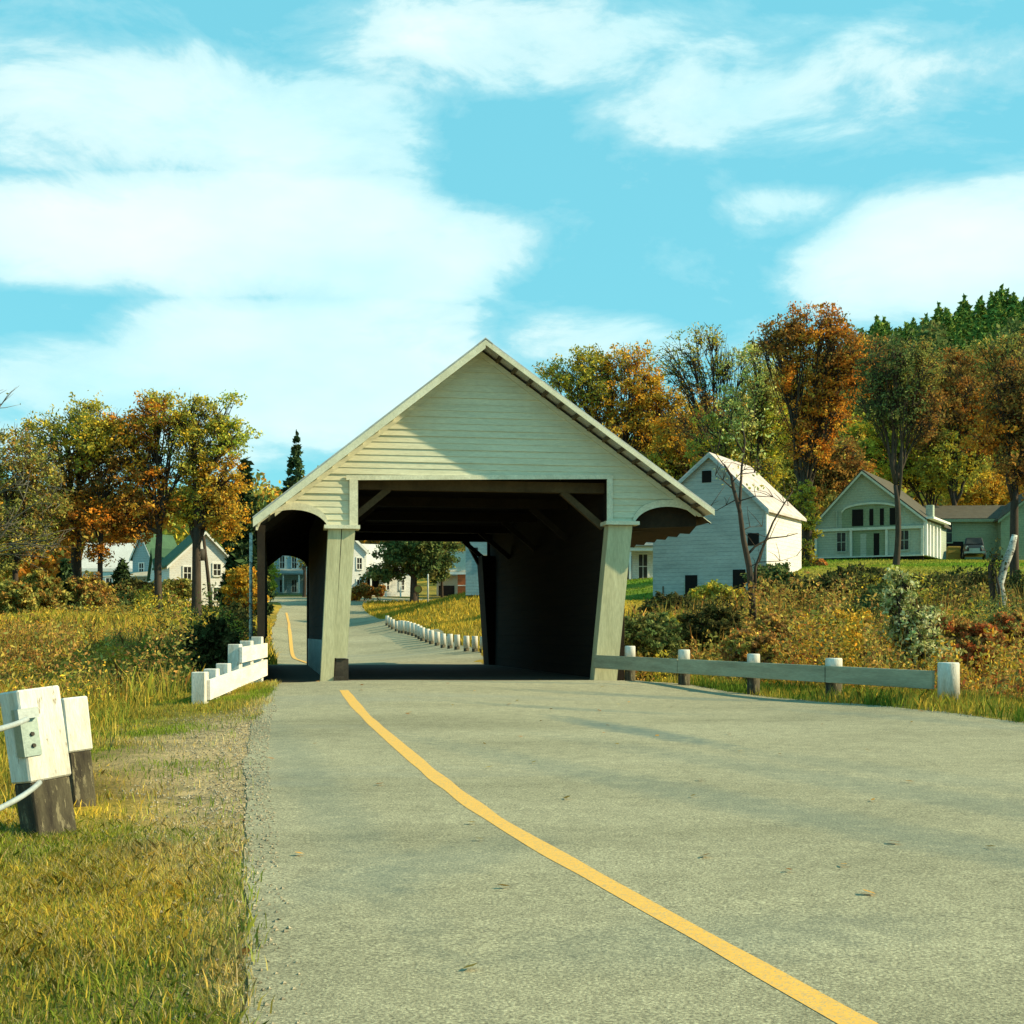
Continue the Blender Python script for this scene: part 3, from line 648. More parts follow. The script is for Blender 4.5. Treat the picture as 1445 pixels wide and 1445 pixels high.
# foreground bracket post (leaning)
def square_post(name, u, Z, w, d, h, foot, ang, lean, label, zb):
    x = X(u, Z); o = empty(name, (x, Z, zb), 0); tag(o, label, 'guard post')
    o.rotation_euler = (Matrix.Rotation(lean, 3, 'Y') @ Matrix.Rotation(ang, 3, 'Z')).to_euler()
    def blk(z0, z1, m, nm, grow=0):
        mb = MB(); W, D = w+grow, d+grow; mb.box(-W/2, W/2, -D/2, D/2, z0, z1)
        return mb.build(nm, m, o, bevel=.012)
    blk(-.3, foot, M['tar'], 'post_foot', -.025); blk(foot, h, M['post_white'], 'post_top')
    return o
ZF = 9.6
zb = g1(X(55, ZF), ZF)+.03
fp = square_post('guard_post', 69, ZF, .33, .25, 1.0, .36, rad(50), rad(-8), 'large leaning white square post with metal bracket and two cables in the left foreground', zb)
mb = MB(); mb.box(-.165-.004, -.165+.115, -.125-.012, -.1255, .54, .87); mb.box(-.165-.016, -.1655, -.137, -.04, .54, .87); mb.build('bracket_plate', M['galv'], fp)  # plate's shade is put into its darker metal tone
for z in (.61, .69):
    mb = MB(); mb.tube([(-.105,-.137,z),(-.105,-.150,z)], [.016,.014], 8); mb.build('bolt', M['sign_dark'], fp)
mb = MB(); mb.box(-.165-.05, -.165+.105, -.125-.06, -.125-.0125, .80, .87); mb.build('bracket_hook', M['galv_pale'], fp)
# cables run to the left out of frame: as a thing
def cable(name, u0, v0, Z0, u1, v1, Z1, u2, v2, Z2, label):
    pts_ = [Vector(P(u0,v0,Z0)), Vector(P(u1,v1,Z1)), Vector(P(u2,v2,Z2))]
    cc = []
    for i in range(13):
        t = i/12; cc.append(pts_[0]*(1-t)**2+pts_[1]*2*t*(1-t)+pts_[2]*t*t)
    mb = MB(); mb.tube(cc, [.019]*13, 8); o = mb.build(name, M['galv_pale'], None); tag(o, label, 'cable', 'steel guard cables')
cable('guard_cable', 38, 1015, 9.34, 8, 1030, 9.0, -60, 1040, 8.2, 'upper pale steel cable hooked to the bracket of the large leaning post')
cable('guard_cable', 56, 1104, 9.32, 30, 1132, 9.0, -60, 1165, 8.2, 'lower pale steel cable leaving the foot of the large leaning post')
zb2 = g1(X(105, 10.9), 10.9)
square_post('guard_post', 117, 10.9, .21, .16, .91, .48, rad(42), rad(-6), 'smaller weathered white post with dark foot behind the large bracket post', zb2-.02)

# ------------------------------------------------------------------ houses
class Bld:
    def __init__(s, name, label, cat, x, y, z, ang):
        s.o = empty(name, (x, y, z), rad(ang)); tag(s.o, label, cat)
    def part(s, mb, name, mat, parent=None, bevel=0): return mb.build(name, mat, parent or s.o, bevel)
    def gable_block(s, x0, x1, y0, y1, ze, zp, wall, roof, zb=-2.0, along='Y', ov=.35, th=.14, px=None, trim='white_trim', zel=None):
        """walls with gables; ridge along Y (gable faces front) or X"""
        zel = ze if zel is None else zel
        mb = MB()
        if along == 'Y':
            xm = (x0+x1)/2 if px is None else px
            prof = [(x0, zb), (x1, zb), (x1, ze), (xm, zp), (x0, zel)]
            mb.hexa([(a, y0, b) for a, b in prof], [(a, y1, b) for a, b in prof])
        else:
            ym = (y0+y1)/2
            prof = [(y0, zb), (y1, zb), (y1, ze), (ym, zp), (y0, ze)]
            mb.hexa([(x0, a, b) for a, b in prof], [(x1, a, b) for a, b in prof])
        w = s.part(mb, 'wall', wall)
        if along == 'Y':
            xm = (x0+x1)/2 if px is None else px
            for xe, z_, sg in ((x0, zel, -1), (x1, ze, 1)):
                mb = MB(); sl = (zp-z_)/abs(xe-xm); xo = xe+sg*ov; zo = z_-ov*sl
                mb.hexa([(xm,y0-ov,zp+.02),(xo,y0-ov,zo+.02),(xo,y1+ov,zo+.02),(xm,y1+ov,zp+.02)], [(xm,y0-ov,zp+.02+th),(xo,y0-ov,zo+.02+th),(xo,y1+ov,zo+.02+th),(xm,y1+ov,zp+.02+th)])
                s.part(mb, 'roof', roof)
                mb = MB(); mb.hexa([(xm,y0-ov-.03,zp-.14),(xo,y0-ov-.03,zo-.14),(xo,y0-ov,zo-.14),(xm,y0-ov,zp-.14)], [(xm,y0-ov-.03,zp+.05),(xo,y0-ov-.03,zo+.05),(xo,y0-ov,zo+.05),(xm,y0-ov,zp+.05)])
                s.part(mb, 'rake_board', M[trim])
        else:
            ym = (y0+y1)/2
            for ye, sg in ((y0, -1), (y1, 1)):
                mb = MB(); sl = (zp-ze)/abs(ye-ym); yo = ye+sg*ov; zo = ze-ov*sl
                mb.hexa([(x0-ov,ym,zp+.02),(x0-ov,yo,zo+.02),(x1+ov,yo,zo+.02),(x1+ov,ym,zp+.02)], [(x0-ov,ym,zp+.02+th),(x0-ov,yo,zo+.02+th),(x1+ov,yo,zo+.02+th),(x1+ov,ym,zp+.02+th)])
                s.part(mb, 'roof', roof)
            mb = MB(); sl = (zp-ze)/abs(y0-ym); mb.box(x0-ov, x1+ov, y0-ov-.03, y0-ov-.003, ze-ov*sl-.12, ze-ov*sl+.1); s.part(mb, 'fascia', M[trim])
        return w
    def xf(s, face, a, b, c):
        """face coordinates (along, out, up) to local"""
        f, off = face
        if f == 'F': return (a, off-b, c)
        if f == 'R': return (off+b, a, c)
        if f == 'L': return (off-b, a, c)
    def fbox(s, face, a0, a1, b0, b1, c0, c1):
        mb = MB(); pts = [s.xf(face, a, b, c) for a, b, c in ((a0,b0,c0),(a1,b0,c0),(a1,b1,c0),(a0,b1,c0),(a0,b0,c1),(a1,b0,c1),(a1,b1,c1),(a0,b1,c1))]
        mb.hexa(pts[:4], pts[4:]); return mb
    def window(s, face, a, c, w, h, frame=True, fr=None, munt=True, shutters=None):
        mb = MB()
        def add(a0, a1, b0, b1, c0, c1):
            q = s.fbox(face, a0, a1, b0, b1, c0, c1); i = len(mb.v); mb.v += q.v; mb.f += [tuple(i+k for k in f) for f in q.f]; mb.smooth += q.smooth
        t = .09
        add(a-t, a, .003, .06, c-t, c+h+t); add(a+w, a+w+t, .003, .06, c-t, c+h+t); add(a, a+w, .003, .06, c+h, c+h+t); add(a-.03, a+w+.03, .003, .10, c-t-.01, c-.001)
        if munt: add(a, a+w, .026, .045, c+h/2-.025, c+h/2+.025)
        if munt: add(a+w/2-.02, a+w/2+.02, .026, .043, c, c+h)
        f = s.part(mb, 'window', fr or M['white_trim'])
        s.part(s.fbox(face, a, a+w, .005, .022, c, c+h), 'pane', M['glass'], f)
        if shutters:
            for q in (a-.09-.38, a+w+.095): s.part(s.fbox(face, q, q+.37, .004, .05, c-.05, c+h+.05), 'shutter', shutters)
        return f
    def opening(s, face, a, c, w, h, name='opening', mat=None):
        return s.part(s.fbox(face, a, a+w, .004, .03, c, c+h), name, mat or M['dark_void'])

# H: big shaded barn beside the bridge
th = 28; Zb = 75; xr = X(1080, Zb)
wB, dB = 6.6, 6.8
cth, sth = math.cos(rad(th)), math.sin(rad(th))
lx, ly = xr-wB*cth, Zb+wB*sth
# local X runs from left-front to right-front corner: direction (cth,-sth) -> rotation -th
b = Bld('barn', 'tall pale grey barn with a high square loft window right of the bridge', 'barn', lx, ly, 0, -th)
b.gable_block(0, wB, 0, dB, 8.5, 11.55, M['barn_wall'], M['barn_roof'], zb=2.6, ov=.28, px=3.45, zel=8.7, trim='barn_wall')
b.part(b.fbox(('R', wB), .0, dB, .004, .05, 4.0, 8.3), 'sunlit_boarding', M['barn_sunlit'])  # pale overlay paints the sunlight onto the barn's right side
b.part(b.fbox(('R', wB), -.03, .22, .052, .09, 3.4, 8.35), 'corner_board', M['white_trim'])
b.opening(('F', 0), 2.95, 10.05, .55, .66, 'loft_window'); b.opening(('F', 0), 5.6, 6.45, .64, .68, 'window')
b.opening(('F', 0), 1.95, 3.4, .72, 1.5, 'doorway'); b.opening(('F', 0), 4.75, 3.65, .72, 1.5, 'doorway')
b.part(b.fbox(('F', 0), 1.90, 1.95, .004, .05, 3.0, 4.5), 'door_post', M['grey_clap'])
b.part(b.fbox(('F', 0), .60, .67, .01, .06, 3.0, 4.3), 'board', M['beam'])
# G: white porch house seen below the right arch
Z = 98; x0 = X(850, Z); zb = 4.9
b = Bld('farmhouse', 'white porch house peeking between the bridge post and the grey barn', 'house', x0, Z, zb, 0)
wg = X(935, Z)-x0
b.gable_block(0, wg+3, 0, 6, 3.6, 5.8, M['white_clap'], M['dark_roof'], zb=-1, along='X')
b.part(b.fbox(('F', 0), -.2, wg+1, 1.6, 1.9, 2.55, 2.8), 'porch_beam', M['white_trim'])
mb = MB(); mb.hexa([(-.3,-2.1,2.85),(wg+1,-2.1,2.85),(wg+1,-.01,3.3),(-.3,-.01,3.3)], [(-.3,-2.1,2.95),(wg+1,-2.1,2.95),(wg+1,-.01,3.4),(-.3,-.01,3.4)]); b.part(mb, 'porch_roof', M['slate_roof'])
for a in (.2, 1.75, 3.9): b.part(b.fbox(('F', 0), a, a+.16, 1.65, 1.81, .3, 2.55), 'porch_column', M['white_trim'])
b.window(('F', 0), 2.6, .7, .6, 1.7)
b.opening(('F', 0), 3.3-.9+.0-1.1, .3, .8, 2.0, 'door', M['dark_void'])
b.part(b.fbox(('F', 0), -.2, wg+1, .01, 1.9, -.2, .3), 'porch_floor', M['white_trim'])
# I: green-shaded porch house on the right
Z = 101; x0 = X(1150, Z); zb = 6.9
th = 28
b = Bld('house', 'gabled house with an arched recessed balcony and white columned porch behind the vase shaped elm', 'house', x0, Z, zb, -th)
wI = 7.8; pk = wI*.45
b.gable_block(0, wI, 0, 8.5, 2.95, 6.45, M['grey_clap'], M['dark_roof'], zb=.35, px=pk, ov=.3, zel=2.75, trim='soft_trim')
b.part(b.fbox(('F', 0), 0, wI, -.1, .03, -.9, .36), 'foundation', M['dark_void'])
b.part(b.fbox(('F', 0), -.05, wI+.05, .03, .2, 2.22, 2.42), 'belt_course', M['soft_trim'])
for a in (.02, 2.6, 5.15, wI-.15): b.part(b.fbox(('F', 0), a, a+.17, .035, .17, .36, 2.22), 'porch_column', M['soft_trim'])
b.part(b.fbox(('F', 0), -.05, wI+.05, .035, .3, .26, .36), 'porch_floor', M['soft_trim'])
b.part(b.fbox(('F', 0), 2.78, 5.14, .004, .012, .37, 2.2), 'recess_wall', M['green_clap'])
b.window(('F', 0), 1.65, .75, .62, 1.35, fr=M['grey_clap']); b.window(('F', 0), 6.15, .75, .62, 1.35, fr=M['grey_clap'])
b.opening(('F', .0), 3.35, .38, .42, 1.6, 'door', M['grey_clap']); b.opening(('F', .0), 4.3, .38, .4, 1.6, 'door', M['dark_void'])
# balcony with arch
mb = MB(); n = 16; A0, A1 = 2.0, 6.2
prev = None
for i in range(n):
    a = A0+(A1-A0)*i/n; c = A0+(A1-A0)*(i+1)/n
    za = 2.45+1.1+.55*math.sqrt(max(0, 1-((a-(A0+A1)/2)/((A1-A0)/2))**2)); zc = 2.45+1.1+.55*math.sqrt(max(0, 1-((c-(A0+A1)/2)/((A1-A0)/2))**2))
    mb.hexa([(a,-.03,2.45),(c,-.03,2.45),(c,-.004,2.45),(a,-.004,2.45)], [(a,-.03,za),(c,-.03,zc),(c,-.004,zc),(a,-.004,za)])
b.part(mb, 'balcony_shade_panel', M['green_clap'])  # flat panel in a darker colour paints the shade of a recess
mb = MB()
for i in range(n):
    a = A0+(A1-A0)*i/n; c = A0+(A1-A0)*(i+1)/n
    za = 2.45+1.1+.55*math.sqrt(max(0, 1-((a-(A0+A1)/2)/((A1-A0)/2))**2)); zc = 2.45+1.1+.55*math.sqrt(max(0, 1-((c-(A0+A1)/2)/((A1-A0)/2))**2))
    mb.hexa([(a,-.16,za-.02),(c,-.16,zc-.02),(c,-.035,zc-.02),(a,-.035,za-.02)], [(a,-.16,za+.12),(c,-.16,zc+.12),(c,-.035,zc+.12),(a,-.035,za+.12)])
b.part(mb, 'balcony_arch', M['soft_trim'])
for a, w in ((2.75, .8), (4.0, .28), (4.75, .28), (5.45, .4)): b.opening(('F', -.0-.03), a, 2.55, w, 1.2, 'balcony_window', M['dark_void'])
b.part(b.fbox(('F', 0), 1.6, 1.68, .035, .12, 2.42, 3.7), 'downpipe', M['grey_clap'])
# sunny bay on the right side: white boarding puts sunlight into the colour
b.part(b.fbox(('R', wI), .0, 6.0, .004, .05, .36, 2.9), 'sunlit_boarding', M['white_clap'])
for a in (.0, 1.1, 2.3, 3.6, 4.8): b.part(b.fbox(('R', wI), a, a+.35, .055, .25, .3, 2.85), 'pilaster', M['white_trim'])
for a in (.5, 1.6, 2.85, 4.15): b.opening(('R', wI+.05), a, .9, .45, 1.4, 'side_window', M['slate_roof'])
b.part(b.fbox(('R', wI), -.2, 6.2, .0, .75, 2.87, 3.02), 'side_eave', M['white_trim'])
mb = MB(); mb.box(wI-.35, wI+.15, 2.6, 3.2, 3.0, 4.1); b.part(mb, 'chimney', M['grey_clap'])
# J: shed wing and garage right
Z = 108; x0 = X(1322, Z); zb = 6.9
b = Bld('outbuilding', 'long green grey shed with an open dark garage bay at the right edge', 'shed', x0, Z, zb, -4)
b.gable_block(0, 13, 0, 7, 3.75, 5.0, M['green_clap'], M['dark_roof'], zb=-1, along='X', ov=.3, trim='green_clap')
b.gable_block(4.6, 10.2, -1.2, 3, 3.7, 5.9, M['green_clap'], M['dark_roof'], zb=-1, along='Y', ov=.3, trim='green_clap')
b.window(('F', 0), .3, 1.95, .85, 1.5, fr=M['green_clap'])
b.opening(('F', 0), .5, -.2, 1.55, 2.2, 'garage_bay')
y0 = MB()
# yellow crate in the bay
Zc = 105.5; xc = X(1338, Zc); zc = g1(xc, Zc)
o = empty('crate', (xc, Zc, zc)); tag(o, 'yellow wooden crate standing before the dark garage bay', 'crate')
mb = MB(); mb.box(0,.95,0,.7,-.1,1.05); mb.build('box', M['yellow_wood'], o, bevel=.02)
for z in (.05, .5, .93):
    mb = MB(); mb.box(-.02,.97,-.03,-.002,z,z+.09); mb.build('slat', M['yellow_wood'], o)
# car
Zc = 104; xc = X(1374, Zc); zc = g1(xc, Zc)
o = empty('parked_car', (xc, Zc, zc+.02), rad(-17)); o.scale = (1, 1, 1.12); tag(o, 'old black rounded car parked facing the road beside the garage bay', 'car')
mb = MB()
def ringbox(y, w, z0, z1): return [(-w/2,y,z0),(w/2,y,z0),(w/2,y,(z0+z1)/2),(w/2*.86,y,z1),(-w/2*.86,y,z1),(-w/2,y,(z0+z1)/2)]
sec = [ringbox(-2.1,1.1,.35,.75), ringbox(-1.8,1.45,.3,.95), ringbox(-.8,1.6,.3,1.02), ringbox(1.6,1.6,.3,1.0), ringbox(2.1,1.3,.35,.8)]
for a_, c_ in zip(sec[:-1], sec[1:]): mb.hexa(a_, c_)
mb.build('body', M['car_black'], o)
mb = MB(); mb.hexa([(-.72,-.85,1.0),(.72,-.85,1.0),(.72,1.4,1.0),(-.72,1.4,1.0)], [(-.58,-.4,1.52),(.58,-.4,1.52),(.58,.9,1.52),(-.58,.9,1.52)]); mb.build('cabin', M['car_black'], o, bevel=.05)
mb = MB(); mb.hexa([(-.6,-.87,1.07),(.6,-.87,1.07),(.6,-.80,1.07),(-.6,-.80,1.07)], [(-.5,-.50,1.44),(.5,-.50,1.44),(.5,-.44,1.44),(-.5,-.44,1.44)]); mb.build('windscreen', M['glass'], o)
for sx in (-.62, .62):
    mb = MB(); mb.tube([(sx*.85,-2.02,.75),(sx*.85,-1.85,.77)], [.11,.12], 10); mb.build('headlight', M['galv_pale'], o)
    for y_ in (-1.35, 1.3):
        mb = MB(); mb.tube([(sx*1.1,y_,.31),(sx*1.32,y_,.31)], [.31,.31], 14); w = mb.build('wheel', M['rubber'], o)
        mb = MB(); mb.tube([(sx*1.325,y_,.31),(sx*1.34,y_,.31)], [.16,.15], 12); mb.build('hubcap', M['galv'], w)
mb = MB(); mb.box(-.75,.75,-2.2,-2.12,.38,.5); mb.build('bumper', M['galv'], o)
mb = MB(); mb.box(-.38,.38,-2.125,-2.10,.5,.72); mb.build('grille', M['galv'], o)

# A: bright white house left
Z = 98; x0 = X(247, Z); zb = 3.5; th = -30
wA = 4.95
b = Bld('house', 'bright white gabled house on the left behind a forked tree trunk and a pole', 'house', x0, Z-1.6, zb, -th)
b.o.rotation_euler[2] = rad(25)
b.gable_block(0, wA, 0, 5.2, 2.9, 5.35, M['white_clap'], M['green_roof'], zb=-1.5, ov=.22, px=2.5, zel=3.0)
b.window(('F', 0), 1.0, 2.0, .5, .85); b.window(('F', 0), 3.1, .55, .5, .85); b.window(('F', 0), 3.1, 2.3, .5, .8)
b.gable_block(.2, 3.0, 5.6, 8.6, 2.4, 4.4, M['white_clap'], M['green_roof'], zb=-1.5, along='X', ov=.2)
# B: long pale house and teal house in the left background
Z = 124; b = Bld('farmhouse', 'long low white farmhouse half hidden by the left trunks', 'house', X(116, Z), Z, 5.0, 6)
b.gable_block(0, 4.9, 0, 5, 2.6, 4.9, M['white_clap'], M['white_roof'], zb=-2, along='X', ov=.2)
for a in (.6, 2.1, 3.6): b.window(('F', 0), a, .6, .6, 1.1)
Z = 118; b = Bld('house', 'narrow blue green gabled house with a low porch roof left of the white gabled house', 'house', X(187, Z), Z, 4.9, -24)
b.gable_block(0, 2.0, 0, 4, 3.4, 5.3, M['blue_clap'], M['green_roof'], zb=-2, ov=.2)
b.window(('F', 0), .75, 1.9, .45, .9)
mb = MB(); mb.hexa([(-3.4,-1.6,1.55),(3.2,-1.6,1.55),(3.2,-.05,2.0),(-3.4,-.05,2.0)], [(-3.4,-1.6,1.65),(3.2,-1.6,1.65),(3.2,-.05,2.1),(-3.4,-.05,2.1)]); b.part(mb, 'porch_roof', M['tan_roof'])
for a in (-3.2, -1, 1.0, 2.9): b.part(b.fbox(('F', 0), a, a+.14, 1.35, 1.5, -1, 1.55), 'porch_post', M['white_trim'])
# C: two storey house through the walkway arch
Z = 132; x0 = X(384, Z); b = Bld('house', 'pale green two storey house with a porch seen through the walkway arch', 'house', x0, Z, 5.3, 3)
b.gable_block(0, 4.1, 0, 6, 5.2, 7.2, M['blue_clap'], M['slate_roof'], zb=-1, ov=.2)
for a in (.75, 1.9, 3.1):
    b.window(('F', 0), a, 2.7, .42, 1.15, fr=M['blue_clap']); b.window(('F', 0), a, .4, .42, 1.15, fr=M['blue_clap'])
mb = MB(); mb.hexa([(-.5,-1.9,2.0),(4.4,-1.9,2.0),(4.1,-.02,2.5),(-.1,-.02,2.5)], [(-.5,-1.9,2.12),(4.4,-1.9,2.12),(4.1,-.02,2.62),(-.1,-.02,2.62)]); b.part(mb, 'porch_roof', M['slate_roof'])
for a in (-.4, 1.2, 2.7, 4.1): b.part(b.fbox(('F', 0), a, a+.12, 1.7, 1.82, -.3, 2.0), 'porch_column', M['white_trim'])
b.part(b.fbox(('F', 0), -.5, 4.4, 1.72, 1.86, -.5, .25), 'porch_rail', M['green_clap'])
# D: white farmhouse through the opening
Z = 120; x0 = X(492, Z); b = Bld('farmhouse', 'sunlit white farmhouse with a white roofed ell seen through the bridge opening', 'house', x0, Z, 5.0, 22)
b.gable_block(-2.6, 1.6, 0, 5, 3.9, 5.9, M['white_clap'], M['white_roof'], zb=-1, ov=.2, px=-.5)
b.window(('F', 0), .75, 2.35, .42, .95); b.window(('F', 0), .75, .45, .42, .95)
b.gable_block(1.62, 6.4, .8, 5, 2.5, 4.6, M['white_clap'], M['white_roof'], zb=-1, along='X', ov=.2)
mb = MB(); mb.hexa([(1.7,-.8,1.8),(4.6,-.8,1.8),(4.6,.78,2.25),(1.7,.78,2.25)], [(1.7,-.8,1.9),(4.6,-.8,1.9),(4.6,.78,2.35),(1.7,.78,2.35)]); b.part(mb, 'porch_roof', M['dark_roof'])
b.opening(('F', .8), 1.9, .1, 1.1, 1.75, 'porch_shade'); b.window(('F', .8), 3.5, .6, .4, .8); b.window(('F', .8), 4.9, .6, .4, .8)
for a in (1.75, 3.1, 4.45): b.part(b.fbox(('F', .8), a, a+.12, 1.45, 1.57, -.4, 1.8), 'porch_post', M['white_trim'])
# E: shed with tan roof and orange wall
Z = 126; x0 = X(616, Z); b = Bld('shed', 'tan roofed shed with an orange brick end beyond the big shade tree', 'shed', x0, Z, 5.35, 0)
b.gable_block(0, 3.1, 0, 5, 2.0, 3.9, M['tan_roof'], M['tan_roof'], zb=-1, along='X', ov=.15)
b.part(b.fbox(('F', 0), 1.95, 3.05, .004, .06, -.3, 1.75), 'brick_wall', M['orange_brick'])
b.part(b.fbox(('F', 0), 1.95, 3.05, .062, .09, .72, .80), 'band', M['white_trim'])
b.opening(('F', 0), .2, -.25, 1.45, 1.0, 'doorway')
b.part(b.fbox(('F', 0), .0, 1.9, .01, .8, 1.65, 1.75), 'lean_roof', M['slate_roof'])
# F: blue shaded barn
Z = 88; x0 = X(657, Z); b = Bld('barn', 'blue grey shaded barn end just beyond the far right portal', 'barn', x0, Z, 4.05, 0)
b.gable_block(0, 4.4, 0, 5.5, 3.1, 5.2, M['blue_clap'], M['slate_roof'], zb=.05, ov=.05, px=1.6, zel=4.4)
b.window(('F', 0), .58, 2.75, .22, .35, munt=False, fr=M['blue_clap']); b.window(('F', 0), 1.05, 2.05, .35, .5, munt=False, fr=M['tan_roof'])
for a in (.3, 2.1, 3.9): b.part(b.fbox(('F', .2), a, a+.2, -.2, 0, -1.6, .04), 'stilt', M['inner_beam'])

# ------------------------------------------------------------------ signs and poles beyond
Z = 101; x = X(590, Z); zg = g1(x, Z)
o = empty('road_sign', (x, Z, zg)); tag(o, 'round reddish sign on a dark post by the road fork beyond the bridge', 'sign')
mb = MB(); mb.tube([(0,0,-.2),(0,0,1.0)], [.05,.05], 8); mb.build('post', M['sign_dark'], o)
mb = MB(); mb.tube([(0,-.05,1.25),(0,-.08,1.25)], [.3,.3], 20); d = mb.build('disc', M['rust_red'], o)
mb = MB(); mb.tube([(0,-.081,1.25),(0,-.085,1.25)], [.24,.24], 20); mb.build('face', M['yellow_wood'], d)
Z = 97; x = X(604, Z); zg = g1(x, Z); mb = MB(); mb.tube([(x,Z,zg-.3),(x,Z,zg+2.2),(x,Z,zg+2.25)], [.06,.06,.03], 10)
tag(mb.build('marker_post', M['post_white'], None), 'slim tall white post standing in the grass beside the round sign', 'post')
def pole(u, Z, vb, vt, r, mat, label, lean=0):
    x = X(u, Z); zb = g1(x, Z); zt = P(u, vt, Z)[2]; mb = MB(); mb.tube([(x,Z,zb-.5),(x+lean*.5,Z,(zb+zt)/2),(x+lean,Z,zt)], [r*1.1, r, r*.85], 8)
    o = empty('utility_pole', (x, Z, zb)); tag(o, label, 'pole')
    p = mb.build('pole', mat, None); p.parent = o; p.location = (-x, -Z, -zb); return o, (x+lean, Z, zt)
po, tp = pole(299, 90, 855, 757, .12, M['bark'], 'dark leaning utility pole with a transformer in front of the bright white house', -.55)
mb = MB(); x_ = tp[0]-po.location[0]+.03; z_ = tp[2]-po.location[2]; mb.tube([(x_-.12,-.3,z_-1.6),(x_-.12,-.3,z_-.85)], [.24,.24], 12); mb.build('transformer', M['sign_dark'], po)
pole(354, 40, 905, 752, .055, M['bark_pale'], 'thin pale pole standing just left of the bridge walkway')

# ------------------------------------------------------------------ vegetation
PAL = {
 'gold': [(.46,.27,.03),(.52,.30,.04),(.36,.26,.04),(.28,.22,.04),(.50,.22,.02)],
 'golive': [(.32,.29,.05),(.42,.33,.04),(.24,.25,.05),(.46,.31,.03),(.20,.20,.04)],
 'olive': [(.20,.20,.05),(.26,.24,.06),(.14,.15,.04),(.34,.26,.06),(.24,.13,.03)],
 'orange': [(.48,.17,.02),(.52,.22,.03),(.36,.13,.02),(.26,.12,.03),(.46,.28,.04)],
 'rust': [(.28,.12,.03),(.20,.10,.03),(.36,.18,.04),(.16,.11,.03),(.24,.18,.05)],
 'pale': [(.42,.44,.16),(.36,.40,.12),(.48,.46,.16),(.30,.33,.09),(.44,.34,.08)],
 'yelgreen': [(.34,.38,.05),(.42,.42,.06),(.26,.30,.04),(.46,.36,.04),(.20,.24,.04)],
 'dkgreen': [(.08,.12,.04),(.12,.15,.05),(.06,.09,.03),(.18,.19,.06),(.10,.09,.03)],
 'conifer': [(.035,.06,.022),(.05,.08,.03),(.028,.045,.018),(.045,.07,.035)],
 'hillfir': [(.11,.18,.04),(.14,.21,.045),(.08,.13,.03),(.18,.21,.04)],
 'silver': [(.40,.39,.18),(.32,.34,.12),(.48,.46,.25),(.15,.17,.05)],
 'dark': [(.05,.06,.02),(.08,.08,.025),(.04,.04,.015),(.11,.09,.03)],
 'brush': [(.34,.17,.05),(.42,.24,.06),(.28,.22,.05),(.22,.22,.06),(.40,.30,.06),(.20,.11,.04)],
 'red': [(.34,.09,.03),(.26,.12,.04),(.38,.20,.05),(.20,.18,.05)],
}
def leaf_quads(rs, cen, size, up=.25, aspect=1.5):
    n = len(cen); d = rs.normal(size=(n, 3)); d /= np.linalg.norm(d, axis=1)[:, None]
    d2 = rs.normal(size=(n, 3)); d2 -= (d2*d).sum(1)[:, None]*d; d2 /= np.linalg.norm(d2, axis=1)[:, None]
    s = size*(rs.uniform(.55, 1.3, n))[:, None]
    a = d*s*.5*aspect; b_ = d2*s*.5
    return np.stack([cen-a, cen+b_*.8-a*.1, cen+a, cen-b_*.8-a*.1], 1).reshape(-1, 3)
def pal_cols(rs, pal, idx, n, jitter=.12):
    p = np.array(PAL[pal]); base = p[idx]
    return np.clip(base*1.42*rs.uniform(1-jitter, 1+jitter, (n, 1)), 0, 1)
def bez(p0, p1, p2, n=6):
    t = np.linspace(0, 1, n)[:, None]; return p0*(1-t)**2+2*p1*t*(1-t)+p2*t*t

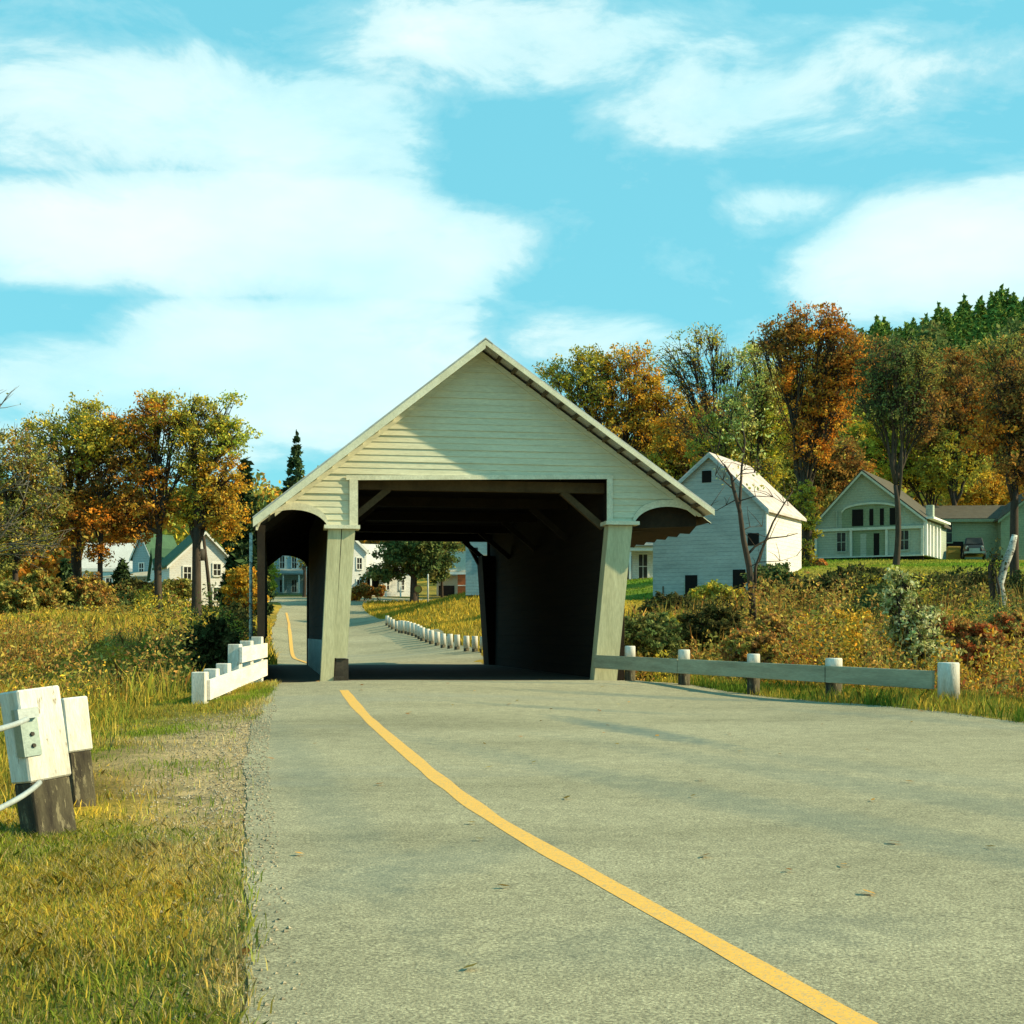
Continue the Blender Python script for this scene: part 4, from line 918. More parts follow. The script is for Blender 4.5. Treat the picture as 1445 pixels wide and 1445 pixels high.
def tree(name, label, u, Z, ells, pal, seed, r0=.32, fork=.3, nlimb=6, nclump=70, nleaf=220, csize=.9, leaf=.26, bark='bark', group=None, depth=.8,
         gaps=1.0, stems=1, cat='tree', base_v=None, twigs=True, lean=0.0, dup_ok=False):
    """ells: crown ellipsoids in photo px (u,v,ru,rv[,palette]) at distance Z; fork = fraction of the height where limbs part"""
    if cat == 'tree': nclump = int(nclump*1.75); csize *= .66; nleaf = int(nleaf*.50); leaf *= .56; r0 *= .68
    rs = np.random.RandomState(seed); x = X(u, Z); zb = g1(x, Z)-.05
    if base_v is not None: zb = min(zb, P(u, base_v, Z)[2])
    o = empty(name, (x, Z, zb)); tag(o, label, cat, group)
    E = []
    for el in ells:
        eu, ev, ru, rv = el[:4]; px = (eu-u)/K*Z; pz = P(eu, ev, Z)[2]-zb
        E.append((px, pz, ru/K*Z, rv/K*Z, el[4] if len(el) > 4 else pal))
    top = max(q[1]+q[3] for q in E)
    vol = np.array([q[2]**1.4*q[3] for q in E]); vol = vol/vol.sum()
    C_ = []; CP = []
    for q, f in zip(E, vol):
        nc = max(3, int(nclump*f)); d = rs.normal(size=(nc, 3)); d /= np.linalg.norm(d, axis=1)[:, None]
        r = rs.uniform(.15, 1, nc)**(1/2.3)
        p = d*r[:, None]*np.array([q[2], q[2]*depth, q[3]])
        p[:, 0] += q[0]; p[:, 2] += q[1]; C_.append(p); CP += [q[4]]*nc
    C_ = np.vstack(C_); CP = np.array(CP)
    hf = fork*top
    # k-means to limbs
    k_ = min(nlimb, len(C_)); cen = C_[rs.choice(len(C_), k_, False)].copy()
    for _ in range(6):
        lab = ((C_[:, None]-cen[None])**2).sum(-1).argmin(1)
        for j in range(k_):
            if (lab == j).any(): cen[j] = C_[lab == j].mean(0)
    mb = MB(); n0 = 5
    sw = np.array([rs.normal()*.15+lean*.3, rs.normal()*.15, 0])
    tp = np.array([lean, 0, hf]); base = np.zeros(3)
    trunk = bez(base, np.array([0, 0, hf*.5])+sw, tp, 6)
    if stems == 1:
        mb.tube([(0,0,-.4)]+[tuple(p) for p in trunk], [r0*1.35, r0*1.25, r0*1.02, r0*.95, r0*.9, r0*.85, r0*.78], 10)
    for j in range(k_):
        ce = cen[j]; st = tp if stems == 1 else np.array([rs.normal()*.25*r0*3, rs.normal()*.25*r0*3, 0])
        if stems == 1: st = trunk[-1]*1.0 if rs.rand() < .6 else trunk[-2]
        e1 = st+(ce-st)*1.0; mid = st+(ce-st)*np.array([.28, .28, .62])+rs.normal(size=3)*.25
        lb = bez(st, mid, e1, 8); nn = len(lb)
        lb[1:-1] += rs.normal(size=(nn-2, 3))*.06*np.linalg.norm(ce-st)/4
        rl = r0*(.62 if stems == 1 else .8)*(.75+.4*rs.rand())
        mb.tube([tuple(p) for p in lb], [rl*(1-.82*i/(nn-1)) for i in range(nn)], 7)
        for ci in np.where(lab == j)[0]:
            c = C_[ci]; fi = rs.randint(nn//2-1, nn); a = lb[fi]
            m2 = a+(c-a)*.5+np.array([0, 0, .12*np.linalg.norm(c-a)])+rs.normal(size=3)*.1*np.linalg.norm(c-a)
            br = bez(a, m2, c, 5); rb = rl*(1-.82*fi/(nn-1))*.55
            mb.tube([tuple(p) for p in br], [max(.012, rb*(1-.75*i/4)) for i in range(5)], 5)
            if twigs:
                for _ in range(5):
                    q = c+np.clip(rs.normal(size=3), -1.2, 1.2)*csize*.62+np.array([0, 0, csize*.15]); s0 = br[rs.randint(2, 5)]
                    mb.tube([tuple(s0), tuple((s0+q)/2+rs.normal(size=3)*.08*csize), tuple(q)], [.022*Z/90+.006, .015*Z/90+.003, .008*Z/90], 4)
    mb.build('trunk', M[bark], o)
    # leaves: each clump is a handful of sub clumps
    L_, CI = [], []
    for ci, c in enumerate(C_):
        nl = int(nleaf*rs.uniform(.45, 1.45)*gaps); ns = rs.randint(4, 8)
        sub = c+rs.normal(size=(ns, 3))*csize*np.array([.55, .55, .42]); w = rs.randint(0, ns, nl)
        pp = sub[w]+rs.normal(size=(nl, 3))*csize*np.array([.27, .27, .2]); L_.append(pp)
        pal_n = len(PAL[CP[ci]]); bidx = rs.randint(0, pal_n, ns)
        ii = bidx[w]; sw_ = rs.rand(nl) < .22; ii[sw_] = rs.randint(0, pal_n, sw_.sum())
        CI.append(pal_cols(rs, CP[ci], ii, nl))
    L_ = np.vstack(L_); CI = np.vstack(CI)
    link_mesh('crown', mesh_quads('crown', leaf_quads(rs, L_, leaf), M['leaf'], CI), o)
    return o

def conifer_meshes(seed, H, Rb, pal='conifer', tiers=22, nb=11, leaf=.3, per=26, dens=1.0, pw_=.85):
    rs = np.random.RandomState(seed); mb = MB(); mb.tube([(0,0,-.5),(0,0,H*.5),(0,0,H*.98)], [H*.018, H*.011, .02], 8)
    V = []
    for t in range(tiers):
        f = (t+rs.uniform(-.3, .3))/tiers; z = H*(.06+.93*f); R = Rb*(1-f)**pw_*(1+rs.uniform(-.12, .12))+.08
        for k in range(max(5, int(nb*(1-f*.45)))):
            a = rs.uniform(0, 6.283); r = R*rs.uniform(.65, 1.12); n = max(4, int(per*dens*r/Rb)+3)
            s = rs.uniform(.08, 1, n)**.75; x_ = s*r; dz = -.32*x_+.10*r*s**3+.02*r
            w = (1-.7*s)*r*.3; lat = rs.uniform(-1, 1, n)*w
            V.append(np.c_[math.cos(a)*x_-math.sin(a)*lat, math.sin(a)*x_+math.cos(a)*lat, z+dz+rs.normal(size=n)*.06*H/10])
            if k % 2 == 0: mb.tube([(0,0,z),(math.cos(a)*r*.9,math.sin(a)*r*.9,z-.25*r)], [.03*H/10,.01], 4)
    V.append(np.c_[rs.normal(size=14)*.08, rs.normal(size=14)*.08, H*rs.uniform(.94, 1.02, 14)])
    V = np.vstack(V); pl = PAL[pal]
    cols = pal_cols(rs, pal, rs.randint(0, len(pl), len(V)), len(V), .25)
    return mb, mesh_quads('crown', leaf_quads(rs, V, leaf, aspect=2.0), M['needle'], cols)
def conifer(name, label, u, Z, vtop, wpx, seed, group=None, **kw):
    x = X(u, Z); zb = g1(x, Z)-.1; H = P(u, vtop, Z)[2]-zb
    mb, me = conifer_meshes(seed, H, wpx/2/K*Z, **kw); o = empty(name, (x, Z, zb)); tag(o, label, 'tree', group)
    mb.build('trunk', M['bark'], o); link_mesh('crown', me, o); return o

# left row
tree('maple_tree', 'olive leaved tree at the far left edge of the left tree row', 20, 78, [(5,650,60,55),(40,690,55,60),(15,760,60,60)], 'olive', 1, .26, .3, 7, 80, 190, 1.0, .24, gaps=1)
tree('maple_tree', 'tall tree with a broad dark trunk and brownish green crown in the left row', 107, 84, [(60,630,42,40),(105,605,50,45),(120,680,55,60,'rust'),(60,720,55,50)], 'golive', 2, .50, .42, 8, 100, 200, 1.0, .25)
tree('maple_tree', 'slender dark trunked tree with amber leaves right of the broad trunk in the left row', 143, 82, [(140,620,45,45,'golive'),(165,690,42,55,'rust'),(135,745,50,45,'orange')], 'golive', 3, .24, .40, 6, 80, 190, .95, .25)
tree('elm_tree', 'tall orange gold elm with several upright limbs in the middle of the left row', 225, 82, [(200,600,45,42,'orange'),(232,585,45,32),(175,640,40,45,'gold'),(262,640,35,50),(215,700,40,45,'orange'),(190,730,38,40,'orange')], 'golive', 4, .34, .36, 9, 120, 185, .9, .24)
tree('elm_tree', 'golden forked elm nearest the bridge with a branch sticking out at the top right', 277, 82, [(285,600,38,38,'golive'),(325,620,26,26,'yelgreen'),(322,565,12,14,'yelgreen'),(310,680,36,50,'gold'),(270,700,30,45,'golive'),(320,735,26,30,'gold')], 'golive', 5, .42, .40, 9, 110, 185, .85, .24)
conifer('spruce_tree', 'dark spruce rising behind the golden forked elm left of the bridge', 346, 92, 652, 72, 6, tiers=26, nb=16, leaf=.42, per=34, dens=1.6)
conifer('spruce_tree', 'lone pointed dark spruce standing above the left bridge roof slope', 418, 155, 611, 84, 7, tiers=24, nb=14, leaf=.45, per=30, dens=1.6)
conifer('spruce_tree', 'small dusky spruce on the grass left of the white gabled house', 172, 88, 790, 52, 8, tiers=14, nb=12, leaf=.26, per=26, dens=1.3)
conifer('spruce_tree', 'small dark spruce between the two leftmost trunks of the row', 92, 80, 790, 46, 9, tiers=12, nb=10, leaf=.26, per=22)
for i, (u, Z, ru, rv, v, pal, lab) in enumerate([(208,89,36,16,842,'dark','dark low rounded hedge below the blue green house'),(247,87,24,16,835,'olive','round green shrub at the left corner of the white gabled house'),
        (60,78,30,26,835,'olive','bushy olive gold undergrowth shrub at the foot of the leftmost trees'),(125,80,26,26,838,'brush','tan and gold shrub between two left tree trunks'),
        (20,73,26,22,845,'olive','low shrub at the left picture edge under the olive tree'),(345,86,24,30,830,'gold','golden shrub against the walkway side of the bridge'),(330,58,30,30,890,'dark','dark tangled bush left of the bridge walkway'),
        (300,36,38,48,925,'dark','large dark bush behind the white board fence')]):
    tree('shrub', lab, u, Z, [(u,v,ru,rv)], pal, 30+i, .05, .12, 5, int(30+.4*ru), 260, ru/K*Z*.36, .16 if Z > 50 else .10, cat='shrub', stems=2, depth=.8, twigs=False)
# near bare tree reaching in from the left edge
tree('bare_tree', 'nearly bare pale twigged tree leaning in from beyond the left edge', -75, 40, [(15,700,80,50,'golive'),(45,765,65,35,'golive'),(-40,560,48,80,'golive'),(-90,700,60,100)], 'olive', 12, .13, .35, 9, 36, 11, 1.0, .12, bark='bark_grey', cat='tree')
# through the bridge
tree('maple_tree', 'large dark leaved shade tree in front of the white farmhouse through the bridge', 584, 108, [(582,776,40,26),(548,806,26,9),(612,795,26,20),(600,745,42,26)], 'dkgreen', 13, .45, .3, 7, 90, 460, 1.1, .34)
tree('maple_tree', 'slim dark tree with a thin trunk right of the large shade tree', 624, 110, [(628,770,20,30),(622,735,22,30)], 'dkgreen', 14, .18, .35, 5, 26, 200, .8, .28)
tree('elm_tree', 'thin dark trunked tree before the pale green house in the walkway view', 429, 118, [(436,765,20,36)], 'olive', 15, .22, .45, 5, 26, 200, .9, .28)
tree('maple_tree', 'yellow green bushy tree left of the pale green house beyond the walkway', 362, 128, [(364,805,24,40),(380,835,8,14)], 'yelgreen', 16, .2, .2, 5, 44, 260, .9, .3)
tree('shrub', 'dark red rounded shrub by the white farmhouse corner through the bridge', 514, 112, [(514,834,10,9)], 'rust', 17, .04, .1, 4, 20, 200, .3, .16, cat='shrub', stems=2, twigs=False)
tree('shrub', 'orange shrub beside the dark red one at the farmhouse wall', 499, 112, [(500,840,8,6)], 'orange', 18, .04, .1, 4, 16, 160, .25, .16, cat='shrub', stems=2, twigs=False)
tree('shrub', 'small reddish shrub before the farmhouse porch through the bridge', 536, 112, [(536,833,5,8)], 'red', 19, .04, .1, 4, 12, 140, .2, .14, cat='shrub', stems=2, twigs=False)
# right row
tree('elm_tree', 'broad golden domed elm rising behind the right bridge roof slope', 868, 126, [(825,535,50,45,'golive'),(885,545,55,55),(935,580,38,50),(780,530,28,22,'golive'),(870,620,60,55),(940,650,40,50)], 'gold', 40, .55, .34, 10, 170, 230, 1.3, .34)
tree('elm_tree', 'sparse half bare tree between the golden elm and the orange maple', 1015, 112, [(960,510,34,40,'golive'),(1000,500,40,38,'golive'),(1040,520,30,40,'pale'),(985,580,40,55,'rust')], 'golive', 41, .34, .38, 9, 90, 75, 1.1, .26)
tree('maple_tree', 'light green leafy tree behind the ridge of the grey barn', 1070, 98, [(1080,530,40,50),(1050,590,45,50),(1090,610,35,55,'yelgreen'),(1010,630,38,45,'golive'),(1060,670,45,40,'golive')], 'pale', 42, .30, .25, 8, 120, 190, 1.0, .26)
tree('maple_tree', 'tallest orange maple with many upright stems beside the barn', 1133, 92, [(1105,480,36,38,'rust'),(1150,465,42,34,'orange'),(1185,490,40,40,'rust'),(1130,540,38,50),(1185,560,38,48),(1200,520,38,50),(1150,610,42,45)], 'orange', 43, .36, .20, 13, 150, 180, 1.0, .27)
tree('elm_tree', 'dark green vase shaped elm with a slender trunk in front of the gabled house', 1264, 86, [(1250,510,42,32),(1232,560,26,42),(1292,525,32,42,'olive'),(1310,580,24,42,'rust'),(1268,575,32,40)], 'dkgreen', 44, .28, .36, 10, 120, 125, .85, .22, base_v=797)
tree('maple_tree', 'rusty brown tree behind and right of the vase shaped elm', 1345, 112, [(1350,540,50,50,'rust'),(1320,600,45,45,'rust'),(1385,600,42,50,'orange'),(1340,650,50,45,'golive'),(1230,520,40,45,'rust')], 'rust', 45, .36, .3, 9, 130, 220, 1.2, .32)
tree('maple_tree', 'tall tree with an orange brown crown at the right picture edge', 1432, 62, [(1430,560,42,55,'rust'),(1400,610,32,42,'orange'),(1440,650,40,50,'rust'),(1480,560,60,80),(1415,500,32,32,'olive')], 'rust', 46, .30, .42, 9, 110, 190, .8, .2)
tree('maple_tree', 'yellow green tree glowing behind the roof of the gabled house', 1315, 116, [(1300,640,50,45),(1340,660,45,42),(1270,650,45,40),(1225,620,35,45)], 'yelgreen', 47, .25, .2, 7, 110, 220, 1.2, .32)
tree('maple_tree', 'golden low tree above the roof of the green grey shed', 1395, 124, [(1385,690,38,26),(1425,695,30,24),(1350,705,28,18)], 'gold', 48, .2, .2, 6, 60, 220, 1.1, .32)
tree('maple_tree', 'dark understorey tree between the barn and the gabled house', 1140, 108, [(1130,700,35,45),(1165,680,34,38,'rust'),(1115,650,34,40,'golive'),(1190,650,30,34,'rust')], 'olive', 49, .22, .2, 7, 80, 230, 1.1, .3)
tree('maple_tree', 'golden brown tree filling the gap left of the barn roof', 965, 118, [(960,620,42,42,'gold'),(930,670,40,35,'golive'),(985,660,35,35)], 'rust', 50, .25, .2, 7, 80, 230, 1.2, .32)
tree('pillar_tree', 'narrow ivy covered trunk standing at the right corner of the grey barn', 1140, 87, [(1140,790,11,24),(1143,745,12,34),(1136,700,14,26)], 'golive', 51, .34, .6, 5, 34, 210, .5, .2, stems=1)
# young bare sapling in front of the barn
def sapling():
    Z = 46; o = empty('bare_sapling', (X(1063, Z), Z, g1(X(1063, Z), Z)-.1)); tag(o, 'dark bare forked sapling standing in front of the grey barn', 'tree')
    bx, bz = X(1063, Z), o.location[2]
    def q(u, v, dy=0): p = P(u, v, Z); return (p[0]-bx, dy, p[2]-bz)
    mb = MB(); rs = np.random.RandomState(77)
    mb.tube([(0,0,-.3), q(1062,850), q(1058,800,.1), q(1050,760,.15), q(1045,720,.15), q(1036,690,.1), q(1033,672,.1), q(1022,655,.05)], [.13,.12,.105,.09,.075,.06,.05,.03], 8)
    L = [([(1044,722),(1047,690),(1050,655),(1056,620),(1053,590)], .06), ([(1066,830),(1068,800),(1080,770),(1095,735),(1112,708),(1125,690)], .06),
         ([(1055,783),(1068,770),(1090,758),(1115,755),(1133,750)], .045), ([(1036,690),(1020,678),(1008,672)], .025), ([(1034,680),(1048,664),(1070,665)], .02),
         ([(1058,800),(1072,793),(1100,792),(1122,785)], .02), ([(1048,748),(1062,742),(1082,740)], .02), ([(1040,704),(1026,712),(1012,720),(1003,716)], .02),
         ([(1049,668),(1062,668),(1085,672)], .018), ([(1046,706),(1066,700),(1090,702),(1110,715)], .02), ([(1057,612),(1064,590),(1062,560)], .018), ([(1051,640),(1040,615),(1035,585)], .02), ([(1022,655),(1012,640),(1003,622)], .018)]
    for pts_, r in L:
        dy = rs.uniform(-.8, .8); n = len(pts_)
        pp = [q(u, v, .12+dy*i/(n-1)) for i, (u, v) in enumerate(pts_)]
        mb.tube(pp, [r*(1-.75*i/(n-1)) for i in range(n)], 6)
        for _ in range(5):
            i = rs.randint(1, n); a = Vector(pp[i]); e_ = a+Vector((rs.normal()*.45, rs.normal()*.3, abs(rs.normal())*.5))
            mb.tube([a, (a+e_)/2+Vector((rs.normal()*.06, 0, .05)), e_], [.012,.009,.005], 4)
    mb.build('trunk', M['bark'], o)
    c = np.vstack([np.array(q(rs.uniform(1010,1090), rs.uniform(570,690), rs.uniform(-.6,.6)))[None] for _ in range(140)])
    link_mesh('crown', mesh_quads('crown', leaf_quads(rs, c, .10), M['leaf'], pal_cols(rs, 'pale', rs.randint(0,5,140), 140)), o)
sapling()
# birch at the right edge
def birch():
    Z = 44; x = X(1413, Z); zb = g1(x, Z)-.1; o = empty('birch_trunk', (x, Z, zb)); tag(o, 'peeling white birch trunk with a dark twin stem at the right picture edge', 'tree')
    def q(u, v, dy=0): p = P(u, v, Z); return (p[0]-x, dy, p[2]-zb)
    mb = MB(); mb.tube([(0,0,-.5), q(1412,870), q(1415,845), q(1411,825), q(1417,800), q(1427,775), q(1432,755)], [.13,.13,.13,.12,.13,.12,.09], 9); mb.build('trunk', M['bark_pale'], o)
    mb = MB(); mb.tube([(-.15,.1,-.5), q(1404,850,.15), q(1400,800,.15), q(1408,780,.1)], [.10,.09,.09,.05], 8)
    mb.tube([q(1413,880,-.1), q(1408,830,-.1), q(1402,800,-.05)], [.05,.045,.02], 6); mb.build('trunk', M['bark'], o)
    rs = np.random.RandomState(5); c = np.array(q(1402,795))+rs.normal(size=(160,3))*np.array([.14,.15,.3])
    link_mesh('crown', mesh_quads('crown', leaf_quads(rs, c, .09), M['leaf'], pal_cols(rs, 'dark', rs.randint(0,4,160), 160)), o)
birch()
# right bank shrubs
for i, (u, Z, v, ru, rv, pal, lab, lf) in enumerate([
        (910,42,905,38,24,'dkgreen','dark green bush at the right foot of the bridge',.11),
        (1005,44,890,30,20,'dark','dark round bush left of the bare sapling',.11),
        (1160,50,855,40,26,'dark','dark olive thicket bush right of the bare sapling',.12),
        (1215,54,838,42,20,'dark','dusky bush below the lawn edge behind the silvery shrub',.13),
        (1330,56,845,60,20,'dark','wide dark shaded bush at the lawn edge left of the birch',.13),
        (1400,58,850,50,20,'dark','dark shaded bush behind the birch trunk',.13),
        (1090,68,822,26,14,'dkgreen','green bush at the foot of the sunlit barn wall',.14),
        (945,58,872,34,20,'dark','dark bush just left of the lower barn doorway',.12),
        (1010,62,850,30,14,'golive','gold weedy bush against the shaded barn wall',.12),
        (1195,36,900,30,26,'gold','golden brown bush between the middle and fourth guard posts',.08),
        (1250,44,865,34,24,'dkgreen','deep green bush directly behind the silvery shrub',.10),
        (1060,30,925,30,22,'brush','tan and rust bush right behind the middle guard post',.07),
        (1430,32,905,26,30,'red','reddish bush at the right edge below the birch',.09),
        (1370,30,925,40,34,'red','rusty red weed clump behind the outermost guard post',.085),
        (1110,40,905,36,22,'brush','orange tan bush in the brush below the bare sapling',.09)]):
    tree('shrub', lab, u, Z, [(u,v-4,ru*1.3,rv*1.35)], pal, 60+i, .04, .12, 6, int(50+.8*ru), 260, ru/K*Z*.30, lf*.85, cat='shrub', stems=2, depth=.8, twigs=True)
tree('shrub', 'tall silvery leaved shrub behind the right guard rail', 1290, 27, [(1264,812,12,18),(1272,845,22,28),(1290,885,34,34),(1302,925,38,28)], 'silver', 58, .03, .12, 9, 170, 44, .15, .062, cat='shrub', stems=2, depth=.9)
tree('elm_tree', 'wide elm in the field beyond the bridge that shades the road bend', 812, 78, [(800,690,60,55),(850,700,50,50),(775,730,40,35)], 'golive', 59, .4, .3, 8, 90, 170, 1.0, .26)
tree('maple_tree', 'maple just beyond the right edge shading the bank behind the birch', 1575, 57, [(1570,640,70,70),(1530,700,40,45),(1610,720,50,50)], 'rust', 110, .4, .3, 8, 80, 200, 1.0, .26)
# leaf heap on the lawn
Z = 87; x = X(1158, Z); zg = g1(x, Z); rs = np.random.RandomState(9)
nl = 1800; d = rs.normal(size=(nl, 3)); d /= np.linalg.norm(d, axis=1)[:, None]; d[:, 2] = abs(d[:, 2]); c = d*np.array([.5,.5,.85])*rs.uniform(.75, 1.02, (nl, 1))
o = link_mesh('leaf_heap', mesh_quads('leaf_heap', leaf_quads(rs, c, .16), M['hay'], pal_cols(rs, 'orange', rs.randint(0,5,nl), nl)*np.array([1.15,1.2,2.2])), None, (x, Z, zg-.05))
tag(o, 'orange tan heap on the lawn between the barn and the gabled house', 'leaf heap')

# hill top conifers (copies sharing meshes)
rs = np.random.RandomState(99); protos = []
for s in range(3):
    mb, me_ = conifer_meshes(200+s, 10+1.8*s, 4.6+.4*s, pal='hillfir', tiers=14, nb=12, leaf=.8, per=30, pw_=(.75,.85,.65)[s])
    o = empty('hill_conifer', (0, 0, 0)); mb.build('trunk', M['bark'], o); link_mesh('crown', me_, o); protos.append(o)
spots = []
for i in range(295):
    u = rs.uniform(1190, 1500); Z = rs.uniform(240, 345); spots.append((u, Z))
for i, (u, Z) in enumerate(spots):
    if i < 3: o = protos[i]
    else:
        src = protos[i % 3]; o = src.copy(); C.objects.link(o)
        for ch in src.children:
            c = ch.copy(); C.objects.link(c); c.parent = o
    x = X(u, Z); o.location = (x, Z, g1(x, Z)-.5); o.rotation_euler = (0, 0, rs.uniform(0, 6.28)); k_ = rs.uniform(.5, .85); o.scale = (k_, k_, k_*rs.uniform(.9, 1.15))
    tag(o, 'dark green conifer on the crest of the hill at upper right', 'tree', 'conifers along the hill crest')
# mixed wood on the slopes: one mass
rs = np.random.RandomState(123); LV, LC = [], []
nt_ = 900
us = rs.uniform(-500, 1900, nt_); Zs = rs.uniform(150, 330, nt_)
pw = ['golive','gold','rust','olive','orange','yelgreen','dkgreen']
for u, Z in zip(us, Zs):
    if u > 1230 and Z > 262: continue
    if 330 < u < 760 and Z < 175: continue
    far_green = u > 1180 and Z > 205
    x = X(u, Z); z = g1(x, Z); h = rs.uniform(8, 13); r = rs.uniform(3, 4.6); n = 330
    pal = 'dkgreen' if far_green and rs.rand() < .8 else pw[rs.choice(7, p=[.25,.15,.2,.14,.08,.08,.1])]
    d = rs.normal(size=(n, 3)); d /= np.linalg.norm(d, axis=1)[:, None]; rr_ = rs.uniform(.3, 1.05, n)**.5
    bump = 1+.25*np.sin(d[:, 0]*5+x)*np.cos(d[:, 2]*6)
    c = d*(rr_*bump)[:, None]*np.array([r, r, h*.45]); c[:, 0] += x; c[:, 1] += Z; c[:, 2] += z+h*.55
    LV.append(c); ii = rs.randint(0, len(PAL[pal]), n); LC.append(pal_cols(rs, pal, ii, n, .2))
LV = np.vstack(LV); LC = np.vstack(LC)
o = link_mesh('hillside_wood', mesh_quads('hillside_wood', leaf_quads(rs, LV, .8, aspect=1.3), M['leaf'], LC)); tag(o, 'far autumn wood covering the hillside behind the houses', 'wood', kind='stuff')

# ------------------------------------------------------------------ grass and weeds
def blades(name, pts, h, w, cols, label, cat, seed, bend=.45):
    rs = np.random.RandomState(seed); n = len(pts); a = rs.uniform(0, 6.283, n)
    dx = np.c_[np.cos(a), np.sin(a), np.zeros(n)]; b_ = rs.uniform(0, 6.283, n); ln = np.c_[np.cos(b_), np.sin(b_), np.zeros(n)]*(h*bend*rs.uniform(.2, 1.3, n))[:, None]
    base = pts; mid = base+ln*.35+np.c_[np.zeros((n, 2)), h*.6]; top = base+ln+np.c_[np.zeros((n, 2)), h*rs.uniform(.8, 1.05, n)]
    W = (w*.5)[:, None]
    q = np.stack([base-dx*W, base+dx*W, mid+dx*W*.8, top, mid-dx*W*.8], 1).reshape(-1, 3)
    o = link_mesh(name, mesh_quads(name, q, M['blade'], cols, nv=5)); tag(o, label, cat, kind='stuff'); return o
def scatter(rs, x0, x1, y0, y1, n, dens=None, mg=.02):
    x = rs.uniform(x0, x1, n); y = rs.uniform(y0, y1, n); k_ = ~inroad(x, y, mg)
    x, y = x[k_], y[k_]
    if dens is not None:
        k2 = rs.rand(len(x)) < dens(x, y); x, y = x[k2], y[k2]
    return x, y
def gcol(rs, x, y, mult=1.0):
    c = ground_col(x, y); n = len(x)
    t = rs.rand(n, 1); c2 = np.array(GREEN)*(t < .3)+np.array(GOLD)*(t > .55)+c*((t >= .3) & (t <= .55))
    return np.clip((c*.45+c2*.55)*rs.uniform(.8, 1.5, (n, 1))*mult, 0, 1)
def dist_left(x, y): return xat(RLs, y)-x
rs = np.random.RandomState(5)
def gravel(x, y):
    de = dist_left(x, y)
    gr = sstep(2.6, .6, de+vnoise(x, y, .8, 8)*.8)*sstep(6.5, 12.5, y+vnoise(x, y, 1.5, 9)*2)*(y < 24)
    return np.clip(gr, 0, 1)*sstep(21.5, 19, y)
x, y = scatter(rs, -9, 1.5, 2, 29.5, 330000, lambda x, y: (1-.96*gravel(x, y))*(.35+.65*sstep(.3, .6, vnoise(x, y, .5, 31)))*sstep(-.15, .1, dist_left(x, y)), -.13)
z = g(x, y)-.02; h = rs.uniform(.04, .12, len(x))*(.5+.9*vnoise(x, y, 1.2, 32))
c = gcol(rs, x, y)*(.75+.5*vnoise(x, y, .9, 33))[:, None]; gg = sstep(.5, .75, vnoise(x, y, 1.1, 34))[:, None]; c = c*(1-gg)+np.array((.20,.27,.03))*gg
blades('verge_grass', np.c_[x, y, z], h, rs.uniform(.004, .010, len(x)), c, 'short gold and green grass on the left road shoulder', 'grass', 6)
x, y = scatter(rs, -5, 1.2, 2.6, 10.5, 300000, lambda x, y: (1-.93*gravel(x, y))*(.5+.5*sstep(.25, .55, vnoise(x, y, .35, 131)))*sstep(-.1, .12, dist_left(x, y)), -.10)
z = g(x, y)-.015; h = rs.uniform(.025, .085, len(x))*(.5+.9*vnoise(x, y, .6, 132))
c = gcol(rs, x, y)*(.6+.6*vnoise(x, y, .5, 133))[:, None]; gg = sstep(.5, .7, vnoise(x, y, .8, 134))[:, None]*.8; c = c*(1-gg)+np.array((.17,.25,.03))*gg; dd = (rs.rand(len(x), 1) < .25); c = np.where(dd, np.array((.46,.38,.17))*rs.uniform(.6, 1.2, (len(x), 1)), c)
blades('verge_grass', np.c_[x, y, z], h, rs.uniform(.0025, .0055, len(x)), c, 'matted short dry grass at the near left roadside', 'grass', 16, .9)
x, y = scatter(rs, -14, -3, 9, 30, 80000, lambda x, y: (1-gravel(x, y))*sstep(1.4, 2.6, dist_left(x, y))*((y < 20) | (x < -5.8)))
z = g(x, y)-.02; h = rs.uniform(.08, .32, len(x))*(.5+1.0*vnoise(x, y, 1.7, 42))
blades('weeds', np.c_[x, y, z], h, rs.uniform(.006, .016, len(x)), gcol(rs, x, y), 'taller dry golden weeds behind the left guard posts', 'weeds', 7)
x, y = scatter(rs, -60, -6, 22, 82, 170000)
z = g(x, y)-.03; h = rs.uniform(.12, .55, len(x))*(.35+1.2*vnoise(x, y, 3.3, 52)); 
blades('field_grass', np.c_[x, y, z], h, rs.uniform(.02, .06, len(x))*(y/45), gcol(rs, x, y, .95), 'rough olive and gold grass covering the left field', 'grass', 8)
# right verge
def rdist(x, y): return x-xat(RRs, y)
x, y = scatter(rs, 2.5, 18, 8, 30.5, 210000, lambda x, y: (rdist(x, y) < 3.2)*(.45+.55*sstep(.3, .6, vnoise(x, y, .6, 61)))*sstep(-.2, .1, rdist(x, y)), -.18)
z = g(x, y)-.02; h = rs.uniform(.05, .26, len(x))*(.5+vnoise(x, y, 1.0, 62)); gg = sstep(.45, .65, vnoise(x, y, .9, 63))[:, None]; c = gcol(rs, x, y)*(1-gg)+np.array((.12,.19,.025))*gg
blades('verge_grass', np.c_[x, y, z], h, rs.uniform(.006, .014, len(x)), c, 'green and gold grass along the right road edge under the rail', 'grass', 9)
